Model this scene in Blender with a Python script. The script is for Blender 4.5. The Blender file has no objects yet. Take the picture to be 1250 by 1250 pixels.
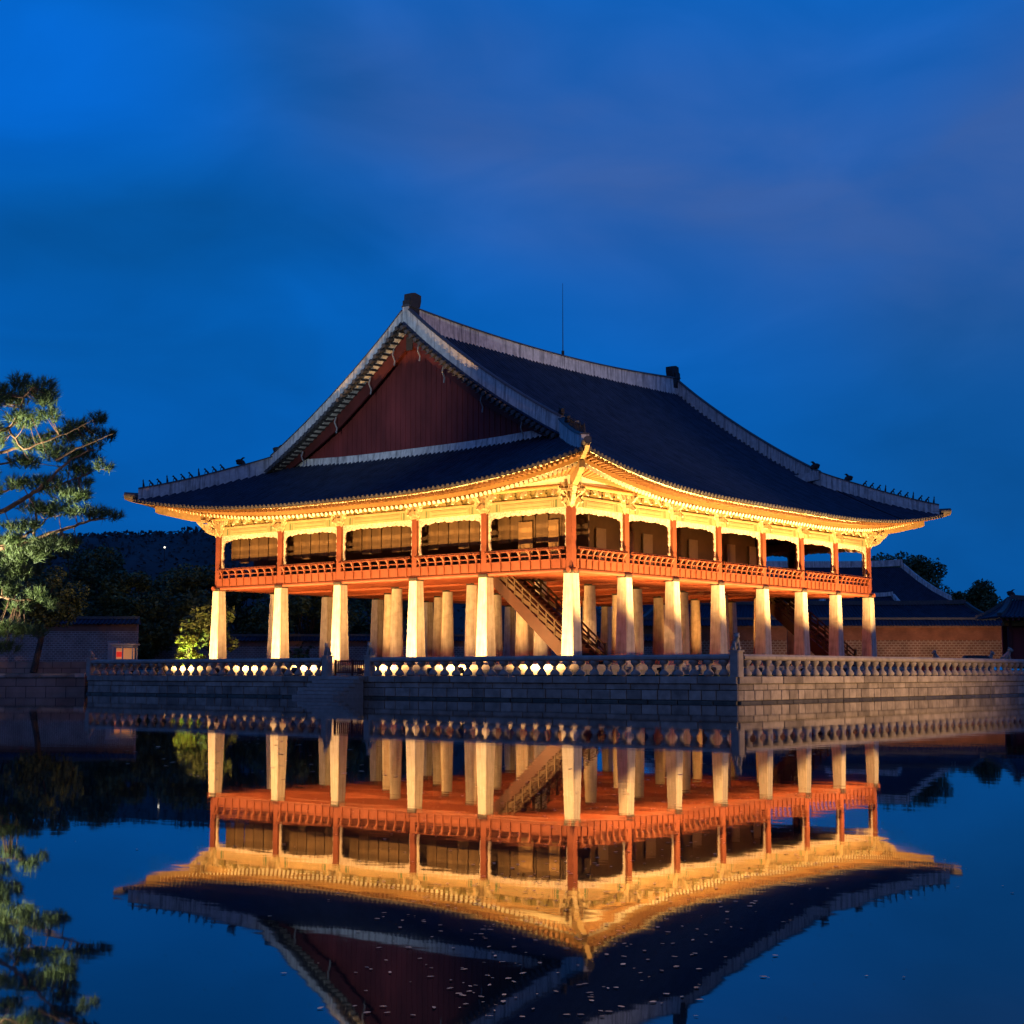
import bpy, math, random
import numpy as np
from mathutils import Vector, Matrix, noise as mnoise
R = math.radians
random.seed(7)
SC = bpy.context.scene
COL = SC.collection

# ------------------------------------------------------------------ camera, sky, exposure
EYE = np.array([-64.208, -48.668, 1.18])
YAW, PITCH = R(39.386), R(6.024)
cam_data = bpy.data.cameras.new('camera')
cam_data.sensor_width = 36.0
cam_data.lens = 1864.7 / 1250 * 36.0
cam_data.clip_start, cam_data.clip_end = 0.1, 9000
cam = bpy.data.objects.new('camera', cam_data)
COL.objects.link(cam)
cam.location = EYE
cam.rotation_euler = (R(90) + PITCH, 0, YAW - R(90))
SC.camera = cam

W = bpy.data.worlds.new('World')
SC.world = W
W.use_nodes = True
SKY_STRENGTH = 0.107
AFTERGLOW = (0.15, 0.14, 0.20)
def build_sky():
    nt = W.node_tree
    N, L = nt.nodes, nt.links
    for n in list(N):
        N.remove(n)
    out = N.new('ShaderNodeOutputWorld')
    bg = N.new('ShaderNodeBackground')
    sky = N.new('ShaderNodeTexSky')
    sky.sky_type = 'NISHITA'
    sky.sun_disc = False
    sky.sun_elevation = R(-4.0)
    sky.sun_rotation = R(90 - math.degrees(YAW) + 180)      # the sun has set behind the camera
    sky.air_density, sky.dust_density, sky.ozone_density = 1.0, 0.3, 6.0
    tc = N.new('ShaderNodeTexCoord')
    def math_n(op, a, b=None, clamp=False):
        m = N.new('ShaderNodeMath'); m.operation = op; m.use_clamp = clamp
        for i, v in enumerate((a, b)):
            if v is None: continue
            if isinstance(v, (int, float)): m.inputs[i].default_value = v
            else: L.new(v, m.inputs[i])
        return m.outputs[0]
    def mix(f, a, b, mode='MIX'):
        m = N.new('ShaderNodeMix'); m.data_type = 'RGBA'; m.blend_type = mode
        for s, v in ((0, f), (6, a), (7, b)):
            if isinstance(v, (int, float)): m.inputs[s].default_value = v
            elif isinstance(v, tuple): m.inputs[s].default_value = (*v, 1)
            else: L.new(v, m.inputs[s])
        return m.outputs[2]
    sep = N.new('ShaderNodeSeparateXYZ'); L.new(tc.outputs['Generated'], sep.inputs[0])
    # camera-facing compass direction of each part of the sky (world space)
    az = math_n('ADD', math_n('MULTIPLY', sep.outputs[0], math.sin(YAW)), math_n('MULTIPLY', sep.outputs[1], -math.cos(YAW)))
    el = sep.outputs[2]
    # evening blue of the upper air: the Nishita twilight, deepened
    tw = mix(1.0, sky.outputs[0], (0.02, 0.35, 1.0), 'MULTIPLY')
    ramp = N.new('ShaderNodeValToRGB')
    L.new(math_n('MULTIPLY', el, 1.0, True), ramp.inputs[0])
    cr = ramp.color_ramp
    cr.elements[0].position = 0.0; cr.elements[0].color = (0.0012, 0.070, 0.275, 1)
    cr.elements[1].position = 1.0; cr.elements[1].color = (0.0010, 0.040, 0.20, 1)
    for p, c in ((0.12, (0.0012, 0.094, 0.39)), (0.20, (0.0010, 0.110, 0.465)), (0.42, (0.0010, 0.114, 0.485)), (0.6, (0.001, 0.085, 0.38))):
        e = cr.elements.new(p); e.color = (*c, 1)
    base = ramp.outputs[0]
    # bright deep-blue clearing up on the left
    mp = N.new('ShaderNodeMapping'); L.new(tc.outputs['Generated'], mp.inputs[0])
    mp.inputs['Scale'].default_value = (1.0, 1.0, 2.3)
    nz = N.new('ShaderNodeTexNoise'); L.new(mp.outputs[0], nz.inputs[0])
    nz.inputs['Scale'].default_value = 4.2; nz.inputs['Detail'].default_value = 3.5; nz.inputs['Roughness'].default_value = .42
    nz.inputs['Distortion'].default_value = .35
    nv = math_n('SUBTRACT', nz.outputs[0], 0.5)
    def bump2(cx, cy, wx, wy, tilt=0.0):
        dx = math_n('SUBTRACT', az, cx); dy = math_n('SUBTRACT', el, cy)
        dyt = math_n('SUBTRACT', dy, math_n('MULTIPLY', dx, tilt))
        r2 = math_n('ADD', math_n('POWER', math_n('ABSOLUTE', math_n('DIVIDE', dx, wx)), 2.0), math_n('POWER', math_n('ABSOLUTE', math_n('DIVIDE', dyt, wy)), 2.0))
        r2 = math_n('ADD', r2, math_n('MULTIPLY', nv, 2.4))
        return math_n('POWER', 2.718, math_n('MULTIPLY', math_n('MAXIMUM', r2, 0.0), -1.0))
    nz2 = N.new('ShaderNodeTexNoise'); L.new(mp.outputs[0], nz2.inputs[0])
    nz2.inputs['Scale'].default_value = 7.5; nz2.inputs['Detail'].default_value = 5; nz2.inputs['Roughness'].default_value = .5; nz2.inputs['Distortion'].default_value = .6
    nv2 = math_n('SUBTRACT', nz2.outputs[0], 0.5)
    clear = bump2(-0.29, 0.365, 0.12, 0.050, 0.10)
    c1 = mix(math_n('MULTIPLY', clear, 0.75), base, (0.0012, 0.128, 0.61))
    # darker banks of cloud around it
    dark = math_n('ADD', bump2(-0.22, 0.275, 0.16, 0.036, 0.12), math_n('MULTIPLY', bump2(-0.12, 0.375, 0.06, 0.05, -0.4), 0.75))
    dark = math_n('ADD', dark, math_n('MULTIPLY', bump2(-0.24, 0.20, 0.14, 0.03, 0.0), 0.55))
    c2 = mix(math_n('MULTIPLY', dark, 0.78, True), c1, (0.0015, 0.073, 0.275))
    # greyish violet cloud bank across the upper middle and right
    cl = bump2(0.045, 0.325, 0.150, 0.066, -0.25)
    cl2 = bump2(0.26, 0.290, 0.18, 0.080, -0.22)
    cl3 = math_n('MULTIPLY', bump2(0.34, 0.36, 0.08, 0.06, 0.0), 0.8)
    cloud = math_n('MINIMUM', math_n('ADD', math_n('ADD', cl, cl2), cl3), 1.0)
    cloud = math_n('MULTIPLY', cloud, math_n('ADD', 0.92, math_n('MULTIPLY', nv2, 1.5)), True)
    c3 = mix(math_n('MULTIPLY', cloud, 0.95), c2, (0.036, 0.105, 0.340))
    low = bump2(0.30, 0.15, 0.16, 0.10, 0.0)
    c4 = mix(math_n('MULTIPLY', low, 0.6), c3, (0.004, 0.076, 0.270))
    mot = math_n('ADD', 1.0, math_n('MULTIPLY', nv2, 0.46))
    cmb = N.new('ShaderNodeCombineXYZ')
    for i_ in range(3): L.new(mot, cmb.inputs[i_])
    c4 = mix(1.0, c4, cmb.outputs[0], 'MULTIPLY')
    # pale afterglow and city light in the sky behind the photographer
    back = math_n('MULTIPLY', math_n('ADD', math_n('MULTIPLY', sep.outputs[0], -math.cos(YAW)), math_n('MULTIPLY', sep.outputs[1], -math.sin(YAW))), 1.0, True)
    back = math_n('MULTIPLY', math_n('POWER', back, 0.8), math_n('POWER', 2.718, math_n('MULTIPLY', math_n('ABSOLUTE', el), -2.2)))
    c4 = mix(back, c4, AFTERGLOW)
    gain = mix(1.0, c4, (10.0, 10.0, 10.0), 'MULTIPLY')
    fin = mix(1.0, gain, mix(1.0, tw, (4.0, 4.0, 4.0), 'MULTIPLY'), 'ADD')
    L.new(fin, bg.inputs[0])
    bg.inputs[1].default_value = SKY_STRENGTH
    L.new(bg.outputs[0], out.inputs[0])
build_sky()
vs = SC.view_settings
vs.view_transform = 'Standard'; vs.look = 'None'; vs.exposure = 0.0; vs.gamma = 1.0; vs.use_curve_mapping = False
SC.cycles.max_bounces = 6
SC.cycles.diffuse_bounces = 3
SC.cycles.glossy_bounces = 3
SC.cycles.transparent_max_bounces = 6
SC.cycles.sample_clamp_indirect = 3.0
SC.cycles.caustics_reflective = False
SC.cycles.caustics_refractive = False

FW = np.array([math.cos(YAW), math.sin(YAW), 0.0])
RT = np.array([math.sin(YAW), -math.cos(YAW), 0.0])
def V(l, d, z=0.0):
    """point l metres right of and d metres ahead of where the photographer stood"""
    p = EYE * (1, 1, 0) + FW * d + RT * l
    return np.array([p[0], p[1], z])
def lat(px, d):
    return (px - 625.0) / 1864.7 * d * 0.995
def hz(py, d):
    return 1.18 + (821.8 - py) * d / 1875.0

# ------------------------------------------------------------------ materials
MATS = {}
def mat(name, col, rough=0.75, var=0.18, scale=1.5, bump=0.0, bscale=None, spec=0.35, col2=None, island=0.0, stretch=None, metal=0.0):
    if name in MATS: return MATS[name]
    m = bpy.data.materials.new(name); m.use_nodes = True
    nt = m.node_tree; N, L = nt.nodes, nt.links
    b = N['Principled BSDF']
    b.inputs['Roughness'].default_value = rough
    b.inputs['Specular IOR Level'].default_value = spec
    b.inputs['Metallic'].default_value = metal
    tc = N.new('ShaderNodeTexCoord')
    src = tc.outputs['Object']
    if stretch:
        mp = N.new('ShaderNodeMapping'); L.new(src, mp.inputs[0]); mp.inputs['Scale'].default_value = stretch; src = mp.outputs[0]
    n = N.new('ShaderNodeTexNoise'); L.new(src, n.inputs[0])
    n.inputs['Scale'].default_value = scale; n.inputs['Detail'].default_value = 6; n.inputs['Roughness'].default_value = .62
    r = N.new('ShaderNodeValToRGB'); L.new(n.outputs[0], r.inputs[0])
    a = r.color_ramp.elements
    c2 = col2 if col2 else tuple(min(1, c * (1 + var)) for c in col)
    c1 = tuple(c * (1 - var) for c in col)
    a[0].position = .33; a[0].color = (*c1, 1); a[1].position = .68; a[1].color = (*c2, 1)
    last = r.outputs[0]
    if island > 0:
        g = N.new('ShaderNodeNewGeometry')
        rr = N.new('ShaderNodeMapRange'); L.new(g.outputs['Random Per Island'], rr.inputs[0])
        rr.inputs[3].default_value = 1 - island; rr.inputs[4].default_value = 1 + island
        mx = N.new('ShaderNodeVectorMath'); mx.operation = 'SCALE'
        L.new(last, mx.inputs[0]); L.new(rr.outputs[0], mx.inputs['Scale']); last = mx.outputs[0]
    L.new(last, b.inputs['Base Color'])
    if bump > 0:
        n2 = N.new('ShaderNodeTexNoise'); L.new(src, n2.inputs[0]); n2.inputs['Scale'].default_value = bscale or scale * 6
        n2.inputs['Detail'].default_value = 5
        bp = N.new('ShaderNodeBump'); bp.inputs['Strength'].default_value = bump; bp.inputs['Distance'].default_value = .03
        L.new(n2.outputs[0], bp.inputs['Height']); L.new(bp.outputs[0], b.inputs['Normal'])
    MATS[name] = m
    return m
def emit(name, col, strength):
    m = bpy.data.materials.new(name); m.use_nodes = True
    b = m.node_tree.nodes['Principled BSDF']
    b.inputs['Base Color'].default_value = (*col, 1)
    b.inputs['Emission Color'].default_value = (*col, 1)
    b.inputs['Emission Strength'].default_value = strength
    return m
def brick_mat(name, c1, c2, mortar, bw, rh, msize=0.015, rough=.85, bump=.4, dirt=.35):
    """courses of stone or brick on upright walls: u = x + y, v = z, in metres"""
    m = bpy.data.materials.new(name); m.use_nodes = True
    nt = m.node_tree; N, L = nt.nodes, nt.links
    b = N['Principled BSDF']; b.inputs['Roughness'].default_value = rough; b.inputs['Specular IOR Level'].default_value = .25
    tc = N.new('ShaderNodeTexCoord'); s = N.new('ShaderNodeSeparateXYZ'); L.new(tc.outputs['Object'], s.inputs[0])
    ad = N.new('ShaderNodeMath'); L.new(s.outputs[0], ad.inputs[0]); L.new(s.outputs[1], ad.inputs[1])
    cb = N.new('ShaderNodeCombineXYZ'); L.new(ad.outputs[0], cb.inputs[0]); L.new(s.outputs[2], cb.inputs[1])
    t = N.new('ShaderNodeTexBrick'); L.new(cb.outputs[0], t.inputs[0])
    t.inputs['Scale'].default_value = 1; t.inputs['Brick Width'].default_value = bw; t.inputs['Row Height'].default_value = rh
    t.inputs['Mortar Size'].default_value = msize; t.inputs['Mortar Smooth'].default_value = .2
    t.inputs['Color1'].default_value = (*c1, 1); t.inputs['Color2'].default_value = (*c2, 1); t.inputs['Mortar'].default_value = (*mortar, 1)
    n = N.new('ShaderNodeTexNoise'); L.new(tc.outputs['Object'], n.inputs[0]); n.inputs['Scale'].default_value = .8; n.inputs['Detail'].default_value = 7
    rr = N.new('ShaderNodeMapRange'); L.new(n.outputs[0], rr.inputs[0]); rr.inputs[1].default_value = .3; rr.inputs[2].default_value = .7
    rr.inputs[3].default_value = 1 - dirt; rr.inputs[4].default_value = 1 + dirt * .4
    sc = N.new('ShaderNodeVectorMath'); sc.operation = 'SCALE'; L.new(t.outputs[0], sc.inputs[0]); L.new(rr.outputs[0], sc.inputs['Scale'])
    L.new(sc.outputs[0], b.inputs['Base Color'])
    bp = N.new('ShaderNodeBump'); bp.inputs['Strength'].default_value = bump; bp.inputs['Distance'].default_value = .02; bp.invert = True
    L.new(t.outputs['Fac'], bp.inputs['Height']); L.new(bp.outputs[0], b.inputs['Normal'])
    return m
def streak_mat(name, base, dark, rough=.8, amount=.55):
    """lime plaster with rain streaks running down it"""
    m = mat(name, base, rough, .20, 2.2, .30)
    nt = m.node_tree; N, L = nt.nodes, nt.links
    b = N['Principled BSDF']
    old = b.inputs['Base Color'].links[0].from_socket
    tc = N.new('ShaderNodeTexCoord'); mp = N.new('ShaderNodeMapping'); L.new(tc.outputs['Object'], mp.inputs[0])
    mp.inputs['Scale'].default_value = (3.0, 3.0, .22)
    n = N.new('ShaderNodeTexNoise'); L.new(mp.outputs[0], n.inputs[0]); n.inputs['Scale'].default_value = 1.6; n.inputs['Detail'].default_value = 5; n.inputs['Roughness'].default_value = .7
    r = N.new('ShaderNodeMapRange'); L.new(n.outputs[0], r.inputs[0]); r.inputs[1].default_value = .48; r.inputs[2].default_value = .66; r.inputs[4].default_value = amount
    x = N.new('ShaderNodeMix'); x.data_type = 'RGBA'; L.new(r.outputs[0], x.inputs[0]); L.new(old, x.inputs[6]); x.inputs[7].default_value = (*dark, 1)
    L.new(x.outputs[2], b.inputs['Base Color'])
    return m

M_GRANITE = streak_mat('pillar_granite', (.44, .40, .35), (.20, .155, .11), .8, .55)
M_TERRACE = mat('terrace_granite', (.27, .24, .205), .85, .34, 1.6, .6, 14, island=.30)
M_WET = mat('wet_footing_stone', (.075, .072, .055), .45, .4, 2.5, .5, 14, island=.3)
M_TERRCORE = mat('terrace_joint', (.05, .048, .045), .95, .3, 2)
M_COPING = mat('balustrade_granite', (.29, .262, .235), .8, .22, 2.2, .3, 18)
M_PAVING = brick_mat('terrace_paving', (.20, .19, .17), (.26, .25, .23), (.08, .08, .07), .9, .9)
M_ORANGE = mat('orange_red_timber', (.125, .033, .014), .6, .16, 2.5, .12, 20)
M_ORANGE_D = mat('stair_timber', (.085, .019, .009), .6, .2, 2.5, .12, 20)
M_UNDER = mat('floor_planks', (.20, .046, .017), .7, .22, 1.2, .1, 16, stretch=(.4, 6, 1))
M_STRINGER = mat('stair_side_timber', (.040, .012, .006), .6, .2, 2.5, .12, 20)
M_CAPWOOD = mat('pillar_cap_wood', (.022, .017, .014), .8, .3, 4)
M_TILE = mat('roof_tile', (.024, .036, .066), .58, .35, 1.2, .3, 22, spec=.3)
M_TILE_D = mat('ridge_cover_tile', (.075, .075, .08), .6, .25, 4, .2)
M_PLASTER = streak_mat('ridge_plaster', (.62, .62, .60), (.12, .12, .125), amount=.8)
M_GABLE = mat('gable_boards', (.15, .026, .026), .75, .35, .7, .2, 8, stretch=(1, 1, .35))
M_GABLE2 = mat('gable_frame_boards', (.095, .018, .017), .7, .25, 1.0, .2)
M_IRON = mat('pale_iron', (.35, .36, .36), .5, .1, 4)
M_RAFTER = mat('painted_rafter', (.22, .115, .040), .6, .18, 3.0)
M_CORNER = mat('painted_corner_beam', (.25, .17, .075), .6, .25, 3.0)
M_RAFEND = mat('painted_rafter_end', (.68, .66, .50), .6, .15, 3.0)
M_RAFTER2 = mat('painted_flying_rafter', (.15, .072, .026), .6, .15, 3.0)
M_SOFFIT = mat('soffit_plaster', (.74, .72, .54), .8, .12, 2.0)
M_EAVEBOARD = mat('eave_board', (.30, .18, .065), .65, .15, 3.0)
M_BRACKET = mat('painted_bracket', (.26, .23, .12), .6, .5, 7.0, .3, 20, col2=(.56, .42, .25))
M_FRIEZE = mat('painted_frieze', (.12, .115, .05), .65, .35, 6.0, .35, 14, col2=(.24, .18, .06))
M_CARVE = mat('painted_carving', (.66, .58, .40), .6, .25, 9.0, .25, 20)
M_LINTEL = mat('painted_lintel', (.33, .225, .115), .6, .14, 1.6)
M_BAND = mat('painted_band', (.09, .13, .06), .6, .2, 6.0)
M_VALANCE = mat('carved_valance_paint', (.38, .31, .25), .6, .45, 9.0, .5, 16, col2=(.64, .54, .46))
M_SCREEN = mat('screen_boards', (.075, .043, .017), .75, .25, 1.5, .1, stretch=(2, 2, .3))
M_SCREEN2 = mat('screen_wall', (.17, .10, .040), .8, .15, 1.0)
M_PALE = mat('pale_panel', (.36, .25, .13), .7, .12, 2.0)
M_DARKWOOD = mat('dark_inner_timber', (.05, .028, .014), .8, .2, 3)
M_STATUE = mat('carved_stone', (.30, .28, .25), .85, .3, 6, .5, 20)
M_FIGURE = mat('roof_figure_clay', (.035, .034, .036), .75, .25, 8)
M_METAL = mat('floodlight_housing', (.03, .03, .032), .45, .2, 8, metal=.6)
M_BARK = mat('pine_bark', (.20, .105, .065), .9, .4, 7, .7, 18, stretch=(1, 1, .5))
M_BARK2 = mat('dark_bark', (.05, .038, .03), .95, .35, 6, .5)
M_NEEDLE = mat('pine_needles', (.062, .095, .028), .6, .45, 1.2, col2=(.105, .150, .040), island=.35)
M_LEAF = mat('dark_leaves', (.050, .085, .035), .6, .4, .6, col2=(.11, .15, .055), island=.4)
M_LEAF2 = mat('shrub_leaves', (.085, .13, .022), .55, .3, 1.5, col2=(.12, .17, .03), island=.4)
M_GRASS = mat('bank_grass', (.035, .055, .018), .9, .4, 1.5, .5, 25)
M_SOIL = mat('bare_earth', (.10, .085, .065), .95, .3, .4, .3)
M_HILL = mat('hazed_hill_forest', (.035, .060, .070), .95, .3, .02)  # blue of the distant haze is put into the forest colour
M_GLOW = emit('lamp_lens', (1.0, .70, .34), 9.0)

# ------------------------------------------------------------------ mesh helpers
class MB:
    def __init__(self): self.v = []; self.f = []
    def add(self, vs, fs):
        o = len(self.v); self.v.extend([tuple(map(float, p)) for p in vs]); self.f.extend([tuple(i + o for i in f) for f in fs]); return self
    def box(self, x0, y0, z0, x1, y1, z1):
        return self.add([(x0,y0,z0),(x1,y0,z0),(x1,y1,z0),(x0,y1,z0),(x0,y0,z1),(x1,y0,z1),(x1,y1,z1),(x0,y1,z1)],
                        [(0,3,2,1),(4,5,6,7),(0,1,5,4),(1,2,6,5),(2,3,7,6),(3,0,4,7)])
    def cbox(self, c, s): return self.box(c[0]-s[0]/2, c[1]-s[1]/2, c[2]-s[2]/2, c[0]+s[0]/2, c[1]+s[1]/2, c[2]+s[2]/2)
    def frustum(self, cx, cy, z0, z1, a0, a1, ch=.0):
        """square tapered post with chamfered corners"""
        def ring(a, z):
            c = a * ch
            return [(cx-a+c,cy-a,z),(cx+a-c,cy-a,z),(cx+a,cy-a+c,z),(cx+a,cy+a-c,z),(cx+a-c,cy+a,z),(cx-a+c,cy+a,z),(cx-a,cy+a-c,z),(cx-a,cy-a+c,z)]
        r0, r1 = ring(a0, z0), ring(a1, z1)
        return self.add(r0 + r1, [(i,(i+1)%8,8+(i+1)%8,8+i) for i in range(8)] + [tuple(range(7,-1,-1)), tuple(range(8,16))])
    def beam(self, p, q, w, h, up=(0,0,1)):
        """rectangular bar from p to q, w across, h tall, centred on the line"""
        p, q = np.array(p, float), np.array(q, float); d = q - p; d /= np.linalg.norm(d)
        s = np.cross(d, up); s /= np.linalg.norm(s); u = np.cross(s, d)
        c = [(-1,-1),(1,-1),(1,1),(-1,1)]
        vs = [p + s*w/2*a + u*h/2*b for a, b in c] + [q + s*w/2*a + u*h/2*b for a, b in c]
        return self.add(vs, [(0,1,2,3),(7,6,5,4),(0,4,5,1),(1,5,6,2),(2,6,7,3),(3,7,4,0)])
    def tube(self, pts, rad, n=8, cap=True):
        pts = [np.array(p, float) for p in pts]
        if not hasattr(rad, '__len__'): rad = [rad] * len(pts)
        o = len(self.v); prev = None
        for i, p in enumerate(pts):
            t = pts[min(i+1, len(pts)-1)] - pts[max(i-1, 0)]; t = t / (np.linalg.norm(t) + 1e-9)
            if prev is None:
                a = np.array([0,0,1.]) if abs(t[2]) < .9 else np.array([1.,0,0])
            else: a = prev
            s = np.cross(t, a); s /= (np.linalg.norm(s) + 1e-9); u = np.cross(s, t); prev = u
            for k in range(n):
                th = 2*math.pi*k/n
                self.v.append(tuple(p + rad[i]*(math.cos(th)*s + math.sin(th)*u)))
        for i in range(len(pts)-1):
            for k in range(n):
                self.f.append((o+i*n+k, o+i*n+(k+1)%n, o+(i+1)*n+(k+1)%n, o+(i+1)*n+k))
        if cap:
            self.f.append(tuple(o+k for k in range(n-1,-1,-1))); self.f.append(tuple(o+(len(pts)-1)*n+k for k in range(n)))
        return self
    def lathe(self, cx, cy, prof, n=12):
        o = len(self.v)
        for r, z in prof:
            for k in range(n):
                th = 2*math.pi*k/n; self.v.append((cx+r*math.cos(th), cy+r*math.sin(th), z))
        m = len(prof)
        for i in range(m-1):
            for k in range(n): self.f.append((o+i*n+k, o+i*n+(k+1)%n, o+(i+1)*n+(k+1)%n, o+(i+1)*n+k))
        self.f.append(tuple(o+k for k in range(n-1,-1,-1))); self.f.append(tuple(o+(m-1)*n+k for k in range(n)))
        return self
    def prism(self, poly, axis_pt, ex, ey, thick):
        """extrude a 2-D outline: point = axis_pt + x*ex + y*ey, thickness along ex x ey"""
        ex, ey, a = (np.array(t, float) for t in (ex, ey, axis_pt)); n = np.cross(ex, ey); n /= np.linalg.norm(n)
        k = len(poly)
        vs = [a + x*ex + y*ey - n*thick/2 for x, y in poly] + [a + x*ex + y*ey + n*thick/2 for x, y in poly]
        return self.add(vs, [tuple(range(k-1,-1,-1)), tuple(range(k,2*k))] + [(i,(i+1)%k,k+(i+1)%k,k+i) for i in range(k)])
    def ball(self, c, r, sc=(1,1,1), n=8, m=6, jit=0.0):
        o = len(self.v)
        for i in range(m+1):
            ph = math.pi*i/m
            for k in range(n):
                th = 2*math.pi*k/n; j = 1 + random.uniform(-jit, jit)
                self.v.append((c[0]+r*sc[0]*j*math.sin(ph)*math.cos(th), c[1]+r*sc[1]*j*math.sin(ph)*math.sin(th), c[2]+r*sc[2]*j*math.cos(ph)))
        for i in range(m):
            for k in range(n): self.f.append((o+i*n+k, o+(i+1)*n+k, o+(i+1)*n+(k+1)%n, o+i*n+(k+1)%n))
        return self
WORLD_AT = {}
def root(name, label, cat, loc, group=None):
    o = bpy.data.objects.new(name, None); COL.objects.link(o); o.empty_display_size = .5
    o.location = tuple(map(float, loc)); WORLD_AT[o.name] = np.array(loc, float)
    o['label'] = label; o['category'] = cat
    if group: o['group'] = group
    return o
def obj(name, mb, m, parent=None, at=None, smooth=False, label=None, m2=None):
    """one mesh object; vertices are given in world space, 'at' becomes its origin"""
    if at is None:
        a = np.array(mb.v); at = np.array([a[:,0].mean(), a[:,1].mean(), a[:,2].min()])
    at = np.array(at, float)
    me = bpy.data.meshes.new(name)
    me.from_pydata([tuple(np.array(p) - at) for p in mb.v], [], mb.f)
    me.materials.append(m)
    if m2:
        me.materials.append(m2); mark = getattr(mb, 'mark', [])
        for a0, a1 in mark:
            for k in range(a0, a1): me.polygons[k].material_index = 1
    if smooth:
        me.polygons.foreach_set('use_smooth', [True]*len(me.polygons))
        try: me.set_sharp_from_angle(angle=R(42))
        except Exception: pass
    me.update()
    o = bpy.data.objects.new(name, me); COL.objects.link(o)
    WORLD_AT[o.name] = at
    if parent: o.parent = parent; o.location = tuple(at - WORLD_AT[parent.name])
    else: o.location = tuple(at)
    if label: o['label'] = label
    return o
def tag(o, label=None, cat=None, group=None, kind=None):
    for k, v in (('label', label), ('category', cat), ('group', group), ('kind', kind)):
        if v: o[k] = v
    return o
def copy_part(o, parent, at):
    c = o.copy(); COL.objects.link(c); c.parent = parent
    c.location = tuple(np.array(at, float) - WORLD_AT[parent.name]); WORLD_AT[c.name] = np.array(at, float)
    for ch in list(o.children):
        d = ch.copy(); COL.objects.link(d); d.parent = c
    return c
def copy_thing(o, at, rz, label, group=None):
    c = o.copy(); COL.objects.link(c); c.location = tuple(map(float, at)); c.rotation_euler = (0, 0, rz)
    c['label'] = label; WORLD_AT[c.name] = np.array(at, float)
    if group: c['group'] = group
    for ch in list(o.children):
        d = ch.copy(); COL.objects.link(d); d.parent = c
        for g in list(ch.children):
            e = g.copy(); COL.objects.link(e); e.parent = d
    return c

# ------------------------------------------------------------------ ground, pond, hill
POND = [(-75, 3.2), (-16, 3.2), (-4, 3.2), (4, 3.2), (14, 3.2), (33, 9), (37, 50), (41, 75), (58, 100), (58, 112), (20, 140), (-18, 104), (-27, 97), (-95, 97), (-95, 40)]
def ground():
    mb = MB(); n = len(POND); inner, skirt, mid, outer = [], [], [], []
    for l, d in POND:
        z = .22 if d < 6 and abs(l) < 20 else 1.0
        inner.append(V(l, d, z)); skirt.append(V(l, d, -1.6))
        c = np.array([l - 0, d - 55.0]); u = c / np.linalg.norm(c)
        mid.append(V(*(np.array([0, 55.0]) + u * 170), 1.6 if d > 60 else .6)); outer.append(V(*(np.array([0, 55.0]) + u * 6000), 1.0))
    mb.v = [tuple(p) for p in inner + skirt + mid + outer]
    for i in range(n):
        j = (i + 1) % n
        mb.f += [(i, j, 2*n+j, 2*n+i)[::-1], (2*n+i, 2*n+j, 3*n+j, 3*n+i)[::-1], (i, j, n+j, n+i)]
    tag(obj('ground', mb, M_SOIL, at=(0, 0, 0)), kind='structure')
    bed = MB(); bed.add([V(-120, -5, -1.5), V(90, -5, -1.5), V(90, 170, -1.5), V(-120, 170, -1.5)], [(0, 1, 2, 3)])
    tag(obj('pond_bed', bed, M_SOIL, at=(0, 0, -1.5)), kind='structure')
ground()

def water():
    m = bpy.data.materials.new('pond_water'); m.use_nodes = True
    nt = m.node_tree; N, L = nt.nodes, nt.links; b = N['Principled BSDF']
    b.inputs['Base Color'].default_value = (.003, .007, .012, 1)
    b.inputs['Roughness'].default_value = .022
    b.inputs['IOR'].default_value = 1.48
    tc = N.new('ShaderNodeTexCoord'); mp = N.new('ShaderNodeMapping'); L.new(tc.outputs['Object'], mp.inputs[0])
    mp.inputs['Rotation'].default_value = (0, 0, -YAW); mp.inputs['Scale'].default_value = (1.0, .55, 1)
    n = N.new('ShaderNodeTexNoise'); L.new(mp.outputs[0], n.inputs[0]); n.inputs['Scale'].default_value = 2.2; n.inputs['Detail'].default_value = 3; n.inputs['Roughness'].default_value = .45
    n2 = N.new('ShaderNodeTexNoise'); L.new(mp.outputs[0], n2.inputs[0]); n2.inputs['Scale'].default_value = .35; n2.inputs['Detail'].default_value = 2
    bp = N.new('ShaderNodeBump'); bp.inputs['Strength'].default_value = 1; bp.inputs['Distance'].default_value = .0007
    L.new(n.outputs[0], bp.inputs['Height'])
    bp2 = N.new('ShaderNodeBump'); bp2.inputs['Strength'].default_value = 1; bp2.inputs['Distance'].default_value = .0008
    L.new(n2.outputs[0], bp2.inputs['Height']); L.new(bp.outputs[0], bp2.inputs['Normal'])
    L.new(bp2.outputs[0], b.inputs['Normal'])
    mb = MB(); mb.add([V(l, d, 0) for l, d in POND], [tuple(range(len(POND)))])
    tag(obj('water', mb, m, at=(0, 0, 0)), kind='structure')
water()

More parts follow.
